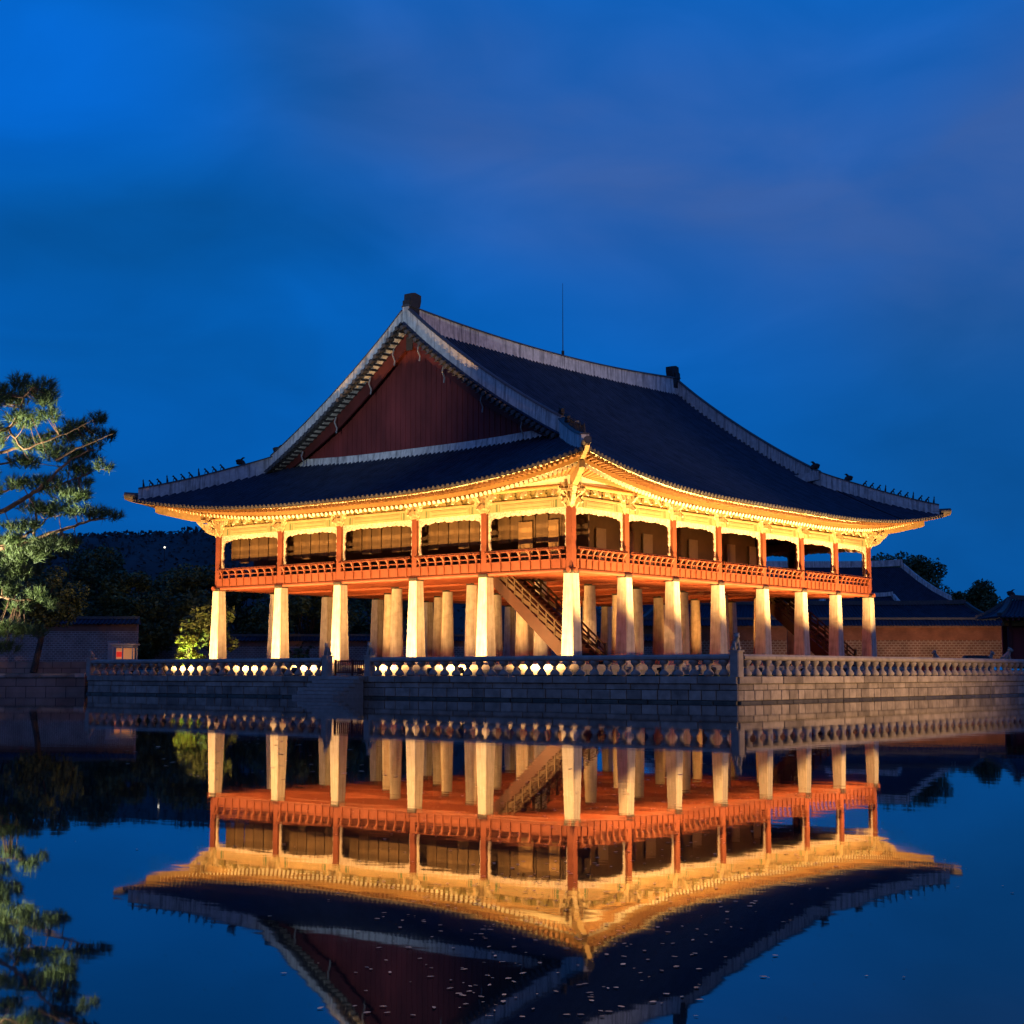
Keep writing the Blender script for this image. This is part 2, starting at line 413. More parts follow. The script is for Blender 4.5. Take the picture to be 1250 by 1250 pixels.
def hill():
    mb = MB(); nl, nd = 150, 9
    for i in range(nl):
        for k in range(nd):
            l = -520 + i * 6.0; d = 640 + k * 25
            prof = 62 * math.exp(-((l + 260) / 240) ** 2) + 34 * math.exp(-((l + 60) / 150) ** 2)
            z = prof * math.sin(min(1, k / 6) * math.pi / 2) + 3.2 * mnoise.noise(Vector((l * .03, d * .03, 1))) + 1.6 * mnoise.noise(Vector((l * .12, d * .12, 4)))
            mb.v.append(tuple(V(l, d, max(z, 0) if k else 0)))
    for i in range(nl - 1):
        for k in range(nd - 1): mb.f.append((i*nd+k, (i+1)*nd+k, (i+1)*nd+k+1, i*nd+k+1))
    tag(obj('hill', mb, M_HILL, at=V(-200, 700, 0)), kind='structure')
    # woods that ride on the crest
    w = MB(); rnd = random.Random(5)
    for i in range(12000):
        l = rnd.uniform(-470, 60); d = rnd.uniform(650, 800)
        prof = 62 * math.exp(-((l + 260) / 240) ** 2) + 34 * math.exp(-((l + 60) / 150) ** 2)
        z = prof * math.sin(min(1, (d - 640) / 150) * math.pi / 2) + 3.2 * mnoise.noise(Vector((l * .03, d * .03, 1)))
        c = V(l, d, z + rnd.uniform(-.8, 1.6)); s = rnd.uniform(.6, 1.5)
        a = np.array([rnd.gauss(0, 1) for _ in range(3)]); a /= np.linalg.norm(a); bb = np.cross(a, [rnd.gauss(0, 1) for _ in range(3)]); bb /= np.linalg.norm(bb)
        w.add([c - a*s, c + bb*s*.7, c + a*s, c - bb*s*.7], [(0, 1, 2, 3)])
    tag(obj('hillside_woods', w, M_HILL, at=V(-200, 700, 0)), 'dark woods covering the low hill beyond the left trees', 'woods', kind='stuff')
hill()

# ------------------------------------------------------------------ terrace in the pond
TX, TY0, TY1, TZ = -11.88, -17.2, 25.56, 1.05
def terrace():
    t = root('stone_terrace', 'large granite terrace rising from the pond under the lit pavilion', 'terrace', (17, 5, 0))
    core = MB()
    poly = [(TX+.14, TY0+.14), (60, TY0+.14), (60, 45), (3, 45), (TX+.14, TY1)]
    n = len(poly)
    core.add([(x, y, -1.4) for x, y in poly] + [(x, y, TZ-.02) for x, y in poly], [tuple(range(n, 2*n))] + [(i, (i+1) % n, n+(i+1) % n, n+i) for i in range(n)])
    obj('core', core, M_TERRCORE, t)
    pav = MB(); pav.add([(x, y, TZ) for x, y in [(TX+.3, TY0+.3), (60, TY0+.3), (60, 45), (3, 45), (TX+.3, TY1)]], [(0, 1, 2, 3, 4)])
    obj('paving', pav, M_PAVING, t)
    rnd = random.Random(3)
    def course(mb, side, s0, s1, z0, z1, wmin, wmax, proud):
        s = s0
        while s < s1 - .05:
            w = min(rnd.uniform(wmin, wmax), s1 - s)
            if s1 - s - w < wmin * .4: w = s1 - s
            j = rnd.uniform(0, .022); g = .02; zt = z1 - .012; c = .02
            p = proud + j
            # block with a bevelled face
            if side == 'W':
                xs = (TX + .2, TX - p + c, TX - p)
                q = lambda x, a, z: (x, a, z)
            else:
                xs = (TY0 + .2, TY0 - p + c, TY0 - p)
                q = lambda x, a, z: (a, x, z)
            a0, a1 = s + g, s + w - g; b0, b1 = z0 + .008, zt
            vs = [q(xs[0], a, z) for a, z in ((a0, b0), (a1, b0), (a1, b1), (a0, b1))]
            vs += [q(xs[1], a, z) for a, z in ((a0, b0), (a1, b0), (a1, b1), (a0, b1))]
            e = [rnd.uniform(.5, 1.5) * c for _ in range(8)]
            vs += [q(xs[2], a, z) for a, z in ((a0 + e[0], b0 + e[1]), (a1 - e[2], b0 + e[3]), (a1 - e[4], b1 - e[5]), (a0 + e[6], b1 - e[7]))]
            mb.add(vs, [(0,1,5,4),(1,2,6,5),(2,3,7,6),(3,0,4,7),(4,5,9,8),(5,6,10,9),(6,7,11,10),(7,4,8,11),(8,9,10,11)])
            s += w
    f = MB(); wet = MB()
    for a, b in ((TY0, TY1),):
        course(wet, 'W', a, b, -.5, .09, .9, 1.7, .10)
        course(f, 'W', a, b, .09, .50, .55, 1.15, 0)
        course(f, 'W', a, b, .50, .75, .8, 1.9, 0)
        course(f, 'W', a, b, .75, TZ + .012, 1.5, 2.4, .07)
    obj('facing_blocks', f, M_TERRACE, t)
    f = MB()
    course(wet, 'S', TX, 46, -.5, .09, 1.2, 2.4, .10)
    obj('wet_footing', wet, M_WET, t)
    course(f, 'S', TX, 46, .09, .50, .45, .95, 0)
    course(f, 'S', TX, 46, .50, .75, .8, 1.8, 0)
    course(f, 'S', TX, 46, .75, TZ + .012, 1.6, 2.2, .07)
    obj('facing_blocks', f, M_TERRACE, t)
    g = MB()
    nx = 26
    for i in range(nx):
        for k in range(6):
            pass
    return t
terrace()
lawn = MB(); lawn.box(-9.6, -14.6, TZ - .02, 40, -4.2, TZ + .06)
tag(obj('lawn', lawn, M_GRASS), kind='structure')

def animal(mb, c, face, s):
    """small seated stone beast: haunches, chest, head, muzzle, ears, forelegs"""
    f = np.array([math.cos(face), math.sin(face), 0]); r = np.array([-f[1], f[0], 0]); u = np.array([0, 0, 1.]); c = np.array(c, float)
    P = lambda a, b, h: c + (f * a + r * b + u * h) * s
    mb.tube([P(-.30, 0, .06), P(-.24, 0, .20), P(-.08, 0, .38), P(.06, 0, .56), P(.12, 0, .72)], [.13*s, .22*s, .22*s, .17*s, .13*s], 10)
    mb.ball(P(.17, 0, .82), .17*s, (1, 1, .95)); mb.ball(P(.31, 0, .78), .095*s)
    for b in (-1, 1):
        mb.tube([P(.08, b*.11, .50), P(.18, b*.12, .25), P(.24, b*.12, 0)], [.08*s, .065*s, .075*s], 7)
        mb.ball(P(-.16, b*.17, .14), .15*s); mb.ball(P(.10, b*.12, .97), .055*s)
    mb.tube([P(-.30, 0, .10), P(-.42, 0, .25), P(-.36, 0, .42)], [.06*s, .06*s, .03*s], 6)

BAL_PROF = [(.135, 1.06), (.20, 1.10), (.215, 1.15), (.19, 1.22), (.12, 1.31), (.075, 1.37), (.095, 1.405), (.078, 1.44), (.12, 1.50), (.185, 1.58), (.21, 1.64), (.195, 1.69), (.15, 1.715)]
def balustrade(label, side, s0, s1, step, posts, cat='balustrade'):
    at = (TX + .12, (s0+s1)/2, TZ) if side == 'W' else ((s0+s1)/2, TY0 + .12, TZ)
    t = root('stone_balustrade', label, cat, at, 'stone balustrades round the terrace')
    pt = (lambda s, o, z: (TX + .12 + o, s, z)) if side == 'W' else (lambda s, o, z: (s, TY0 + .12 + o, z))
    # octagonal coping in lengths
    mb = MB(); s = s0; rnd = random.Random(11)
    while s < s1 - .1:
        e = min(s + rnd.uniform(2.1, 2.9), s1)
        if s1 - e < .8: e = s1
        pr = [(-.13, 1.70), (.13, 1.70), (.19, 1.76), (.19, 1.85), (.11, 1.93), (-.11, 1.93), (-.19, 1.85), (-.19, 1.76)]
        vs = [pt(s + .008, o, z) for o, z in pr] + [pt(e - .008, o, z) for o, z in pr]
        mb.add(vs, [(i, (i+1) % 8, 8 + (i+1) % 8, 8 + i) for i in range(8)] + [tuple(range(7, -1, -1)), tuple(range(8, 16))])
        s = e
    obj('coping', mb, M_COPING, t)
    b0 = None
    n = max(1, int(round((s1 - s0) / step))); st = (s1 - s0) / n
    for i in range(n):
        p = pt(s0 + (i + .5) * st, 0, 1.06)
        if b0 is None:
            k = MB(); k.lathe(p[0], p[1], BAL_PROF, 14); b0 = obj('baluster', k, M_COPING, t, at=p, smooth=True); continue
        c = copy_part(b0, t, p); c.rotation_euler = (0, 0, rnd.uniform(0, 6)); c.scale = (rnd.uniform(.94, 1.06),) * 2 + (1,)
    for (sp, h, face, big) in posts:
        k = MB(); x, y, _ = pt(sp, 0, 0); k.frustum(x, y, TZ - .02, h, .21, .20, .18); k.frustum(x, y, h, h + .06, .24, .24, .15)
        np_ = obj('newel_post', k, M_COPING, t)
        k = MB(); animal(k, (x, y, h + .06), face, big); obj('animal_statue', k, M_STATUE, np_, smooth=True)
    return t
W_FACE = math.pi
balustrade('longer lit stone balustrade left of the gap above the water steps', 'W', 6.35, TY1 - .3, .72, [(TY1 - .1, 1.98, W_FACE, .5), (6.13, 1.98, W_FACE + .4, .62)])
balustrade('stone balustrade between the water steps and the near terrace corner', 'W', TY0 + .35, 3.0, .72, [(3.2, 1.98, W_FACE + .6, .62), (TY0 + .12, 2.02, W_FACE + .8, .68)])
balustrade('warm lit stone balustrade along the right side of the terrace, running out of the picture', 'S', TX + .45, 44, .80, [])

def water_steps():
    t = root('water_steps', 'stone steps leading from the balustrade gap down into the pond', 'steps', (TX - 1.5, 4.7, 0))
    y0, y1 = 3.35, 6.2
    n = 6; run = .33
    for i in range(n):
        z1 = TZ - .02 - i * .175
        mb = MB(); x1 = TX - .09 - i * run; x0 = x1 - run - .03
        mb.box(x0 - .02, y0 + .004 * i, z1 - .15, x1 + (0 if i == 0 else .06), y1 - .004 * i, z1); mb.box(x0 + .03, y0 + .05 + .004 * i, -.6, x1 - .002, y1 - .05 - .004 * i, z1 - .152)
        obj('step', mb, M_COPING, t)
    g = root('wooden_barrier', 'low dark wooden slat barrier closing the balustrade gap above the water steps', 'barrier', (TX + .5, 4.7, TZ))
    fr = MB()
    for z in (1.18, 1.74): fr.box(TX + .46, 3.45, z, TX + .52, 5.95, z + .06)
    for y in (3.45, 4.72, 5.89): fr.box(TX + .45, y, TZ, TX + .53, y + .07, 1.84)
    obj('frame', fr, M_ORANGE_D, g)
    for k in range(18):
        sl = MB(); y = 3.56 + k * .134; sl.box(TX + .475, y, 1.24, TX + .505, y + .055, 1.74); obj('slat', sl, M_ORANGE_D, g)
water_steps()

# ------------------------------------------------------------------ the pavilion
LY = [0, 5.913, 11.157, 17.343, 22.587, 28.5]
LX = [0, 4.883, 9.630, 14.563, 19.837, 24.770, 29.517, 34.4]
BX, BY = 34.4, 28.5
FL = 1.62          # floor of the open lower storey
PV = root('pavilion', 'large floodlit two storey timber pavilion with a hip and gable tiled roof on stone pillars', 'pavilion', (17.2, 14.25, FL))

def stone_base():
    mb = MB(); mb.box(-2.3, -2.3, TZ - .05, BX + 2.3, BY + 2.3, FL)
    obj('stone_base', mb, M_PAVING, PV)
    e = MB()
    for (x0, y0, x1, y1) in ((-2.36, -2.36, BX+2.36, -2.0), (-2.36, BY+2.0, BX+2.36, BY+2.36), (-2.36, -1.99, -2.0, BY+1.99), (BX+2.0, -1.99, BX+2.36, BY+1.99)):
        e.box(x0, y0, FL - .26, x1, y1, FL + .006)
    obj('base_kerb', e, M_TERRACE, PV)
stone_base()

def pillars():
    mb = MB(); mb.frustum(0, 0, FL, 6.42, .42, .30, .10); mb.frustum(0, 0, FL - .01, FL + .16, .56, .53, .06)
    a = obj('stone_pillar', mb, M_GRANITE, PV, at=(0, 0, FL))
    mb = MB(); mb.frustum(0, 0, 6.42, 6.50, .30, .335, .08); mb.frustum(0, 0, 6.50, 6.585, .335, .335, .08)
    obj('pillar_cap', mb, M_CAPWOOD, a, at=(0, 0, 6.42))
    mb = MB(); mb.lathe(LX[1], LY[1], [(.44, FL), (.42, 2.6), (.37, 5), (.33, 6.40)], 20); mb.frustum(LX[1], LY[1], FL - .01, FL + .20, .62, .56, .1)
    r = obj('round_pillar', mb, M_GRANITE, PV, at=(LX[1], LY[1], FL), smooth=True)
    mb = MB(); mb.lathe(LX[1], LY[1], [(.33, 6.40), (.36, 6.44), (.36, 6.54)], 20)
    obj('pillar_cap', mb, M_CAPWOOD, r, at=(LX[1], LY[1], 6.40))
    for i, x in enumerate(LX):
        for j, y in enumerate(LY):
            edge = i in (0, 7) or j in (0, 5)
            if (i, j) in ((0, 0), (1, 1)): continue
            copy_part(a if edge else r, PV, (x, y, FL))
pillars()

def floor():
    mb = MB(); mb.box(-.15, -.15, 6.62, BX + .15, BY + .15, 6.98)
    obj('floor_underside', mb, M_UNDER, PV)
    j = MB()
    for k in range(int(BY / .62)):
        y = .45 + k * .62
        j.box(.2, y, 6.50, BX - .2, y + .16, 6.63)
    for x in LX[1:-1]:
        j.box(x - .16, .16, 6.43, x + .16, BY - .16, 6.61)
    obj('floor_joists', j, M_UNDER, PV)
    e = MB()
    for (p, q) in (((-.12, -.45, 6.60), (-.12, BY+.45, 6.60)), ((BX+.12, -.45, 6.60), (BX+.12, BY+.45, 6.60)), ((-.45, -.12, 6.60), (BX+.45, -.12, 6.60)), ((-.45, BY+.12, 6.60), (BX+.45, BY+.12, 6.60))):
        e.tube([p, q], .13, 10)
    obj('edge_beam', e, M_ORANGE, PV, smooth=True)
    c = MB(); c.box(.3, .3, 10.6, BX - .3, BY - .3, 10.7)
    obj('upper_ceiling', c, M_SCREEN2, PV)
floor()

def timber_posts():
    mb = MB(); mb.frustum(0, 0, 6.585, 9.98, .205, .20, .10)
    a = obj('timber_post', mb, M_ORANGE, PV, at=(0, 0, 6.585))
    for i, x in enumerate(LX):
        for j, y in enumerate(LY):
            if (i in (0, 7) or j in (0, 5)) and (i, j) != (0, 0): copy_part(a, PV, (x, y, 6.585))
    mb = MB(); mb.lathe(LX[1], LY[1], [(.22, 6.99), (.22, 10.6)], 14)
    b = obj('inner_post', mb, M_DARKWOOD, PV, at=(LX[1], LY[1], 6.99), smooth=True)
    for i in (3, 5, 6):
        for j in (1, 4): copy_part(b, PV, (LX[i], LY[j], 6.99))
timber_posts()

# side frames: s runs along the side, o outwards from the column line
SIDES = {'W': (BY, LY, lambda s, o, z: (-o, s, z)), 'S': (BX, LX, lambda s, o, z: (s, -o, z)),
         'E': (BY, LY, lambda s, o, z: (BX + o, s, z)), 'N': (BX, LX, lambda s, o, z: (s, BY + o, z))}
def sbox(mb, P, s0, s1, o0, o1, z0, z1):
    vs = [P(s, o, z) for z in (z0, z1) for s, o in ((s0, o0), (s1, o0), (s1, o1), (s0, o1))]
    mb.add(vs, [(0,3,2,1),(4,5,6,7),(0,1,5,4),(1,2,6,5),(2,3,7,6),(3,0,4,7)])
def sprism(mb, P, poly, s, thick, along=False):
    """outline in (o,z) extruded along s, or in (s,z) extruded along o"""
    k = len(poly)
    if along: vs = [P(a, s - thick/2, z) for a, z in poly] + [P(a, s + thick/2, z) for a, z in poly]
    else: vs = [P(s - thick/2, a, z) for a, z in poly] + [P(s + thick/2, a, z) for a, z in poly]
    mb.add(vs, [tuple(range(k-1,-1,-1)), tuple(range(k,2*k))] + [(i,(i+1)%k,k+(i+1)%k,k+i) for i in range(k)])

def railings():
    for sd, (L_, G, P) in SIDES.items():
        vis = sd in 'WS'
        for b in range(len(G) - 1):
            s0, s1 = G[b] + .20, G[b+1] - .20
            mb = MB()
            sbox(mb, P, s0, s1, .17, .22, 6.72, 7.16)            # panel boards
            sbox(mb, P, s0, s1, .14, .26, 7.16, 7.22)
            sbox(mb, P, s0, s1, .15, .27, 7.42, 7.47)
            mb.tube([P(s0, .36, 7.80), P(s1, .36, 7.80)], .055, 8)  # hand rail
            sbox(mb, P, s0, s1, .26, .46, 7.70, 7.735)
            if not vis:
                for k in range(8): s = s0 + (k + .5) * (s1 - s0) / 8; sbox(mb, P, s - .05, s + .05, .2, .34, 6.72, 7.72)
            r = obj('railing', mb, M_ORANGE, PV)
            if vis:
                for k in range(8):
                    s = s0 + (k + .5) * (s1 - s0) / 8; q = MB()
                    prof = [(.21, 6.70), (.29, 6.70), (.30, 7.12), (.27, 7.30), (.30, 7.48), (.40, 7.62), (.47, 7.69), (.47, 7.755), (.34, 7.755), (.30, 7.66), (.22, 7.55), (.19, 7.36), (.21, 7.12)]
                    sprism(q, P, prof, s, .10)
                    sbox(q, P, s - .10, s + .10, .28, .44, 7.64, 7.70)
                    obj('baluster', q, M_ORANGE, r)
railings()

def wall_head():
    for sd, (L_, G, P) in SIDES.items():
        mb = MB(); fz = MB(); pl = MB(); bn = MB(); fz.mark = []
        for b in range(len(G) - 1):
            s0, s1 = G[b] + .19, G[b+1] - .19
            sbox(mb, P, s0, s1, -.13, .13, 9.98, 10.42)
            sbox(mb, P, s0 + 1.0, s1 - 1.0, .13, .152, 10.05, 10.35)
            for e, q in ((1, s0), (-1, s1)):
                for d0, d1 in ((.10, .20), (.62, .78), (.86, .91)): sbox(bn, P, min(q + e*d0, q + e*d1), max(q + e*d0, q + e*d1), .13, .136, 9.99, 10.41)
            sbox(bn, P, s0 + 1.12, s1 - 1.12, .152, .156, 10.10, 10.125); sbox(bn, P, s0 + 1.12, s1 - 1.12, .152, .156, 10.275, 10.30)
            sbox(mb, P, s0, s1, -.16, .18, 10.42, 10.53)
            sbox(fz, P, s0, s1, -.06, .07, 10.53, 11.12)
            n = 4 if s1 - s0 < 5.2 else 5
            for k in range(n):
                s = s0 + .62 + k * (s1 - s0 - 1.24) / (n - 1)
                # carved vase block with a curled tongue
                poly = [(s-.34, 10.55), (s+.34, 10.55), (s+.40, 10.66), (s+.24, 10.78), (s+.30, 10.92), (s+.14, 11.06), (s-.14, 11.06), (s-.30, 10.92), (s-.24, 10.78), (s-.40, 10.66)]
                sprism(fz, P, poly, .10, .06, True)
                k0 = len(fz.f); sprism(fz, P, [(.06, 10.98), (.06, 10.76), (.26, 10.80), (.38, 10.72), (.50, 10.58), (.58, 10.60), (.52, 10.76), (.42, 10.92), (.30, 11.0)], s, .15); fz.mark.append((k0, len(fz.f)))
            pl.tube([P(G[b], .02, 11.28), P(G[b+1], .02, 11.28)], .17, 10, False)
            pl.tube([P(G[b], .55, 11.04), P(G[b+1], .55, 11.04)], .12, 10, False)
        li_ = obj('lintel', mb, M_LINTEL, PV); obj('painted_bands', bn, M_BAND, li_); obj('frieze', fz, M_FRIEZE, PV, m2=M_CARVE); obj('purlin', pl, M_EAVEBOARD, PV, smooth=True)
wall_head()

def bracket_mesh(P, s, corner=False):
    mb = MB()
    sbox(mb, P, s - .21, s + .21, -.21, .21, 9.98, 10.5)
    sbox(mb, P, s - .19, s + .19, -.19, .19, 10.5, 11.2)
    hook = lambda z, l: [(.15, z - .02), (.15, z + .34), (l * .45, z + .33), (l * .72, z + .37), (l, z + .52), (l + .07, z + .44), (l * .86, z + .20), (l * .58, z + .06), (l * .3, z + .02)]
    hookd = lambda z, l: [(.15, z + .30), (.15, z - .06), (l * .35, z + .0), (l * .62, z - .02), (l * .92, z - .14), (l, z - .07), (l * .84, z + .12), (l * .6, z + .25)]
    sprism(mb, P, hookd(10.24, .78), s, .15)
    sprism(mb, P, hook(10.42, .82), s, .15)
    sprism(mb, P, hookd(10.92, .92), s, .15)
    sbox(mb, P, s - .46, s + .46, .42, .54, 10.78, 10.90)
    for e in (-1, 1):
        poly = [(s + e*.20, 9.90), (s + e*.20, 11.0), (s + e*.86, 11.0), (s + e*.80, 10.78), (s + e*.62, 10.64), (s + e*.66, 10.50), (s + e*.46, 10.34), (s + e*.42, 10.18), (s + e*.30, 10.06)]
        if e < 0: poly = poly[::-1]
        sprism(mb, P, poly, .19, .09, True)
        sprism(mb, P, [(a, z) for a, z in poly], -.19, .09, True)
        sbox(mb, P, s + e*.78 - .09, s + e*.78 + .09, .05, .26, 11.0, 11.12)
    return mb
def brackets():
    for sd, (L_, G, P) in SIDES.items():
        for s in G: obj('bracket', bracket_mesh(P, s), M_BRACKET, PV)
brackets()

def valances():
    rnd = random.Random(21)
    for sd, (L_, G, P) in SIDES.items():
        for b in range(len(G) - 1):
            s0, s1 = G[b] + .20, G[b+1] - .20; mb = MB(); n = 56; w = s1 - s0
            def low(x):
                e = min(x, w - x)
                z = 9.72 + .10 * max(0, min(1, (e - .35) / 1.2)) * .4 - .10 * math.exp(-((e - .28) / .16) ** 2) - .06 * math.exp(-((e - .75) / .20) ** 2)
                return z - .05 * abs(math.sin(x * 4.3)) - .022 * math.sin(x * 17) - .05 * math.exp(-((x - w/2) / .3) ** 2)
            pts = [(s0 + w * k / n, low(w * k / n)) for k in range(n + 1)]
            for (a, za), (c, zc) in zip(pts[:-1], pts[1:]):
                vs = [P(s_, o, z) for o in (-.04, .04) for s_, z in ((a, za), (c, zc), (c, 9.985), (a, 9.985))]
                mb.add(vs, [(0,1,2,3)[::-1], (4,5,6,7), (0,1,5,4)])
            m = 26
            for e in (0, 1):
                wd = lambda z: .13 + .05 * abs(math.sin((z - 7.8) * 6.0)) + .02 * math.sin(z * 23) + (.10 if z > 9.3 else 0) * (z - 9.3) / .4
                for k in range(m):
                    za, zb = 7.86 + (9.72 - 7.86) * k / m, 7.86 + (9.72 - 7.86) * (k + 1) / m
                    A = lambda d: s0 + d if e == 0 else s1 - d
                    vs = [P(A(d), o, z) for o in (-.035, .035) for d, z in ((0, za), (wd(za), za), (wd(zb), zb), (0, zb))]
                    mb.add(vs, [(0,1,2,3)[::-1], (4,5,6,7), (1,2,6,5)])
            obj('carved_valance', mb, M_VALANCE, PV)
valances()

PANELS = ((5.1, .92, 9.6), (6.92, .95, 9.55), (9.95, .72, 9.6), (11.68, 1.0, 9.55), (16.75, 1.0, 9.55), (21.3, 1.0, 9.55), (24.1, .9, 9.58))
def screens():
    # pleated timber screens let down behind the gable-side openings
    for b in range(5):
        s0, s1 = LY[b] + .25, LY[b+1] - .25; mb = MB(); n = int((s1 - s0) / .78); st = (s1 - s0) / n
        for k in range(n):
            a, c = s0 + k * st + .035, s0 + (k + 1) * st - .035
            h = 8.30 + .10 * math.sin(k * 1.9 + b) + .04 * (k % 2)
            top = 9.86 - .04 * (k % 2)
            poly = [(a, h), (c, h), (c, top - .16), (c - .10, top - .03), ((a + c)/2, top), (a + .10, top - .03), (a, top - .16)]
            k2 = len(poly)
            vs = [(.72 + .02 * (k % 2) - .03, s, z) for s, z in poly] + [(.72 + .02 * (k % 2) + .03, s, z) for s, z in poly]
            mb.add(vs, [tuple(range(k2-1,-1,-1)), tuple(range(k2, 2*k2))] + [(i,(i+1)%k2,k2+(i+1)%k2,k2+i) for i in range(k2)])
        obj('hanging_screen', mb, M_SCREEN, PV)
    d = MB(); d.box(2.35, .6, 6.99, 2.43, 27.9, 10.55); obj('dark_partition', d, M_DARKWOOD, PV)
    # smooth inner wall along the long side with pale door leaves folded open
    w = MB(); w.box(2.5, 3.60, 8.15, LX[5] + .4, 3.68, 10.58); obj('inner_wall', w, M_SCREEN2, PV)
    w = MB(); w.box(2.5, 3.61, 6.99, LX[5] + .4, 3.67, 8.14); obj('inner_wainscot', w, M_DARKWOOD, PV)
    for x, w_, zt in PANELS:
        p = MB(); p.box(x, 3.40, 6.99, x + w_, 3.46, zt); obj('pale_door_leaf', p, M_PALE, PV)
    for y, w_ in ((1.3, .68), (3.1, .97)):
        p = MB(); p.box(.58, y, 6.99, .64, y + w_, 9.42); obj('pale_door_leaf', p, M_SCREEN2, PV)
screens()

# --- roof: one height function for all four slopes, z as a function of the distance in from the column line
def q_lift(q): return 1.5 * max(0.0, 1 - q / 16.5) ** 2.5
def o_eave(s, L_):
    q = min(s, L_ - s) + 3.9
    return 3.4 + .62 * max(0.0, 1 - max(q, 0) / 14) ** 2
def e_z(s, L_): return 11.05 + q_lift(min(s, L_ - s) + 3.9)
def prof(d): return 11.05 + .507 * (d + 3.4) + .0108 * (d + 3.4) * (d - 3.2)
def roof_z(s, d, L_, main=True):
    fade = 1 - max(0, min(1, (d - 0.5) / 12.0))
    z = prof(d) + q_lift(min(s, L_ - s) + 3.9) * fade
    if main: z += .22 * ((s - L_/2) / 14.6) ** 2 * max(0, (d - 2) / 12.25) ** 2
    return z
RX0 = 1.75                         # plane of the barge edge of the upper roof
GX = 3.25                          # plane of the gable wall
TP = [0, .22, .26, .36, .5, .64, .74, .78]
def tile_h(f):
    return .115 * math.sqrt(max(0, 1 - ((f - .5) / .26) ** 2)) if abs(f - .5) < .26 else -.02 * math.sin(f * math.pi * 2) * 0
def slope(sd):
    L_, G, P = SIDES[sd]; main = sd in 'SN'
    n = int(round((L_ + 7.8) / .36)); per = (L_ + 7.8) / n; M = 22 if main else 10
    mb = MB(); cols = []
    for i in range(n):
        for f in TP: cols.append((-3.9 + (i + f) * per, tile_h(f), i))
    cols.append((L_ + 3.9, 0, n))
    idx = []
    rnd = random.Random(9); jit = [rnd.uniform(-.02, .02) for _ in range(n + 1)]
    for (s, h, ii) in cols:
        m_ = min(s, L_ - s)
        if main: kind = 'r' if m_ >= RX0 else 'h'
        else: kind = 'r' if m_ >= GX else 'h'
        de = (14.25 if main else GX) if kind == 'r' else m_
        oe = o_eave(s, L_); col = []
        for k in range(M + 1):
            d = -oe + (de + oe) * k / M
            col.append(len(mb.v)); mb.v.append(P(s, -d, roof_z(s, d, L_, main) + h + jit[ii]))
        col.append(len(mb.v)); mb.v.append(P(s, oe, e_z(s, L_) - .10 + roof_z(s, -oe, L_, main) - e_z(s, L_)))
        idx.append((kind, col))
    for (ka, a), (kb, b) in zip(idx[:-1], idx[1:]):
        if ka != kb: continue
        for k in range(M): mb.f.append((a[k], b[k], b[k+1], a[k+1]))
        mb.f.append((a[M+1], b[M+1], b[0], a[0]))
    # round end tiles along the eave
    ends = MB()
    for i in range(n):
        s = -3.9 + (i + .5) * per; oe = o_eave(s, L_); z = roof_z(s, -oe, L_, main)
        p0, p1 = np.array(P(s, oe - .05, z + .03)), np.array(P(s, oe + .06, z + .015))
        ends.tube([p0, p1], .098, 8)
        # drooping lip of the channel tile beside it
        s2 = s + per / 2
        vs = [P(s2 + a * per * .30, oe + .03, z2) for a, z2 in ((-1, z + .01), (1, z + .01), (.6, z - .10), (-.6, z - .10))]
        ends.add(vs, [(0, 1, 2, 3)])
    o = obj('tiled_roof', mb, M_TILE, PV, smooth=False)
    obj('eave_end_tiles', ends, M_TILE_D, o)
for sd in 'WSEN': slope(sd)

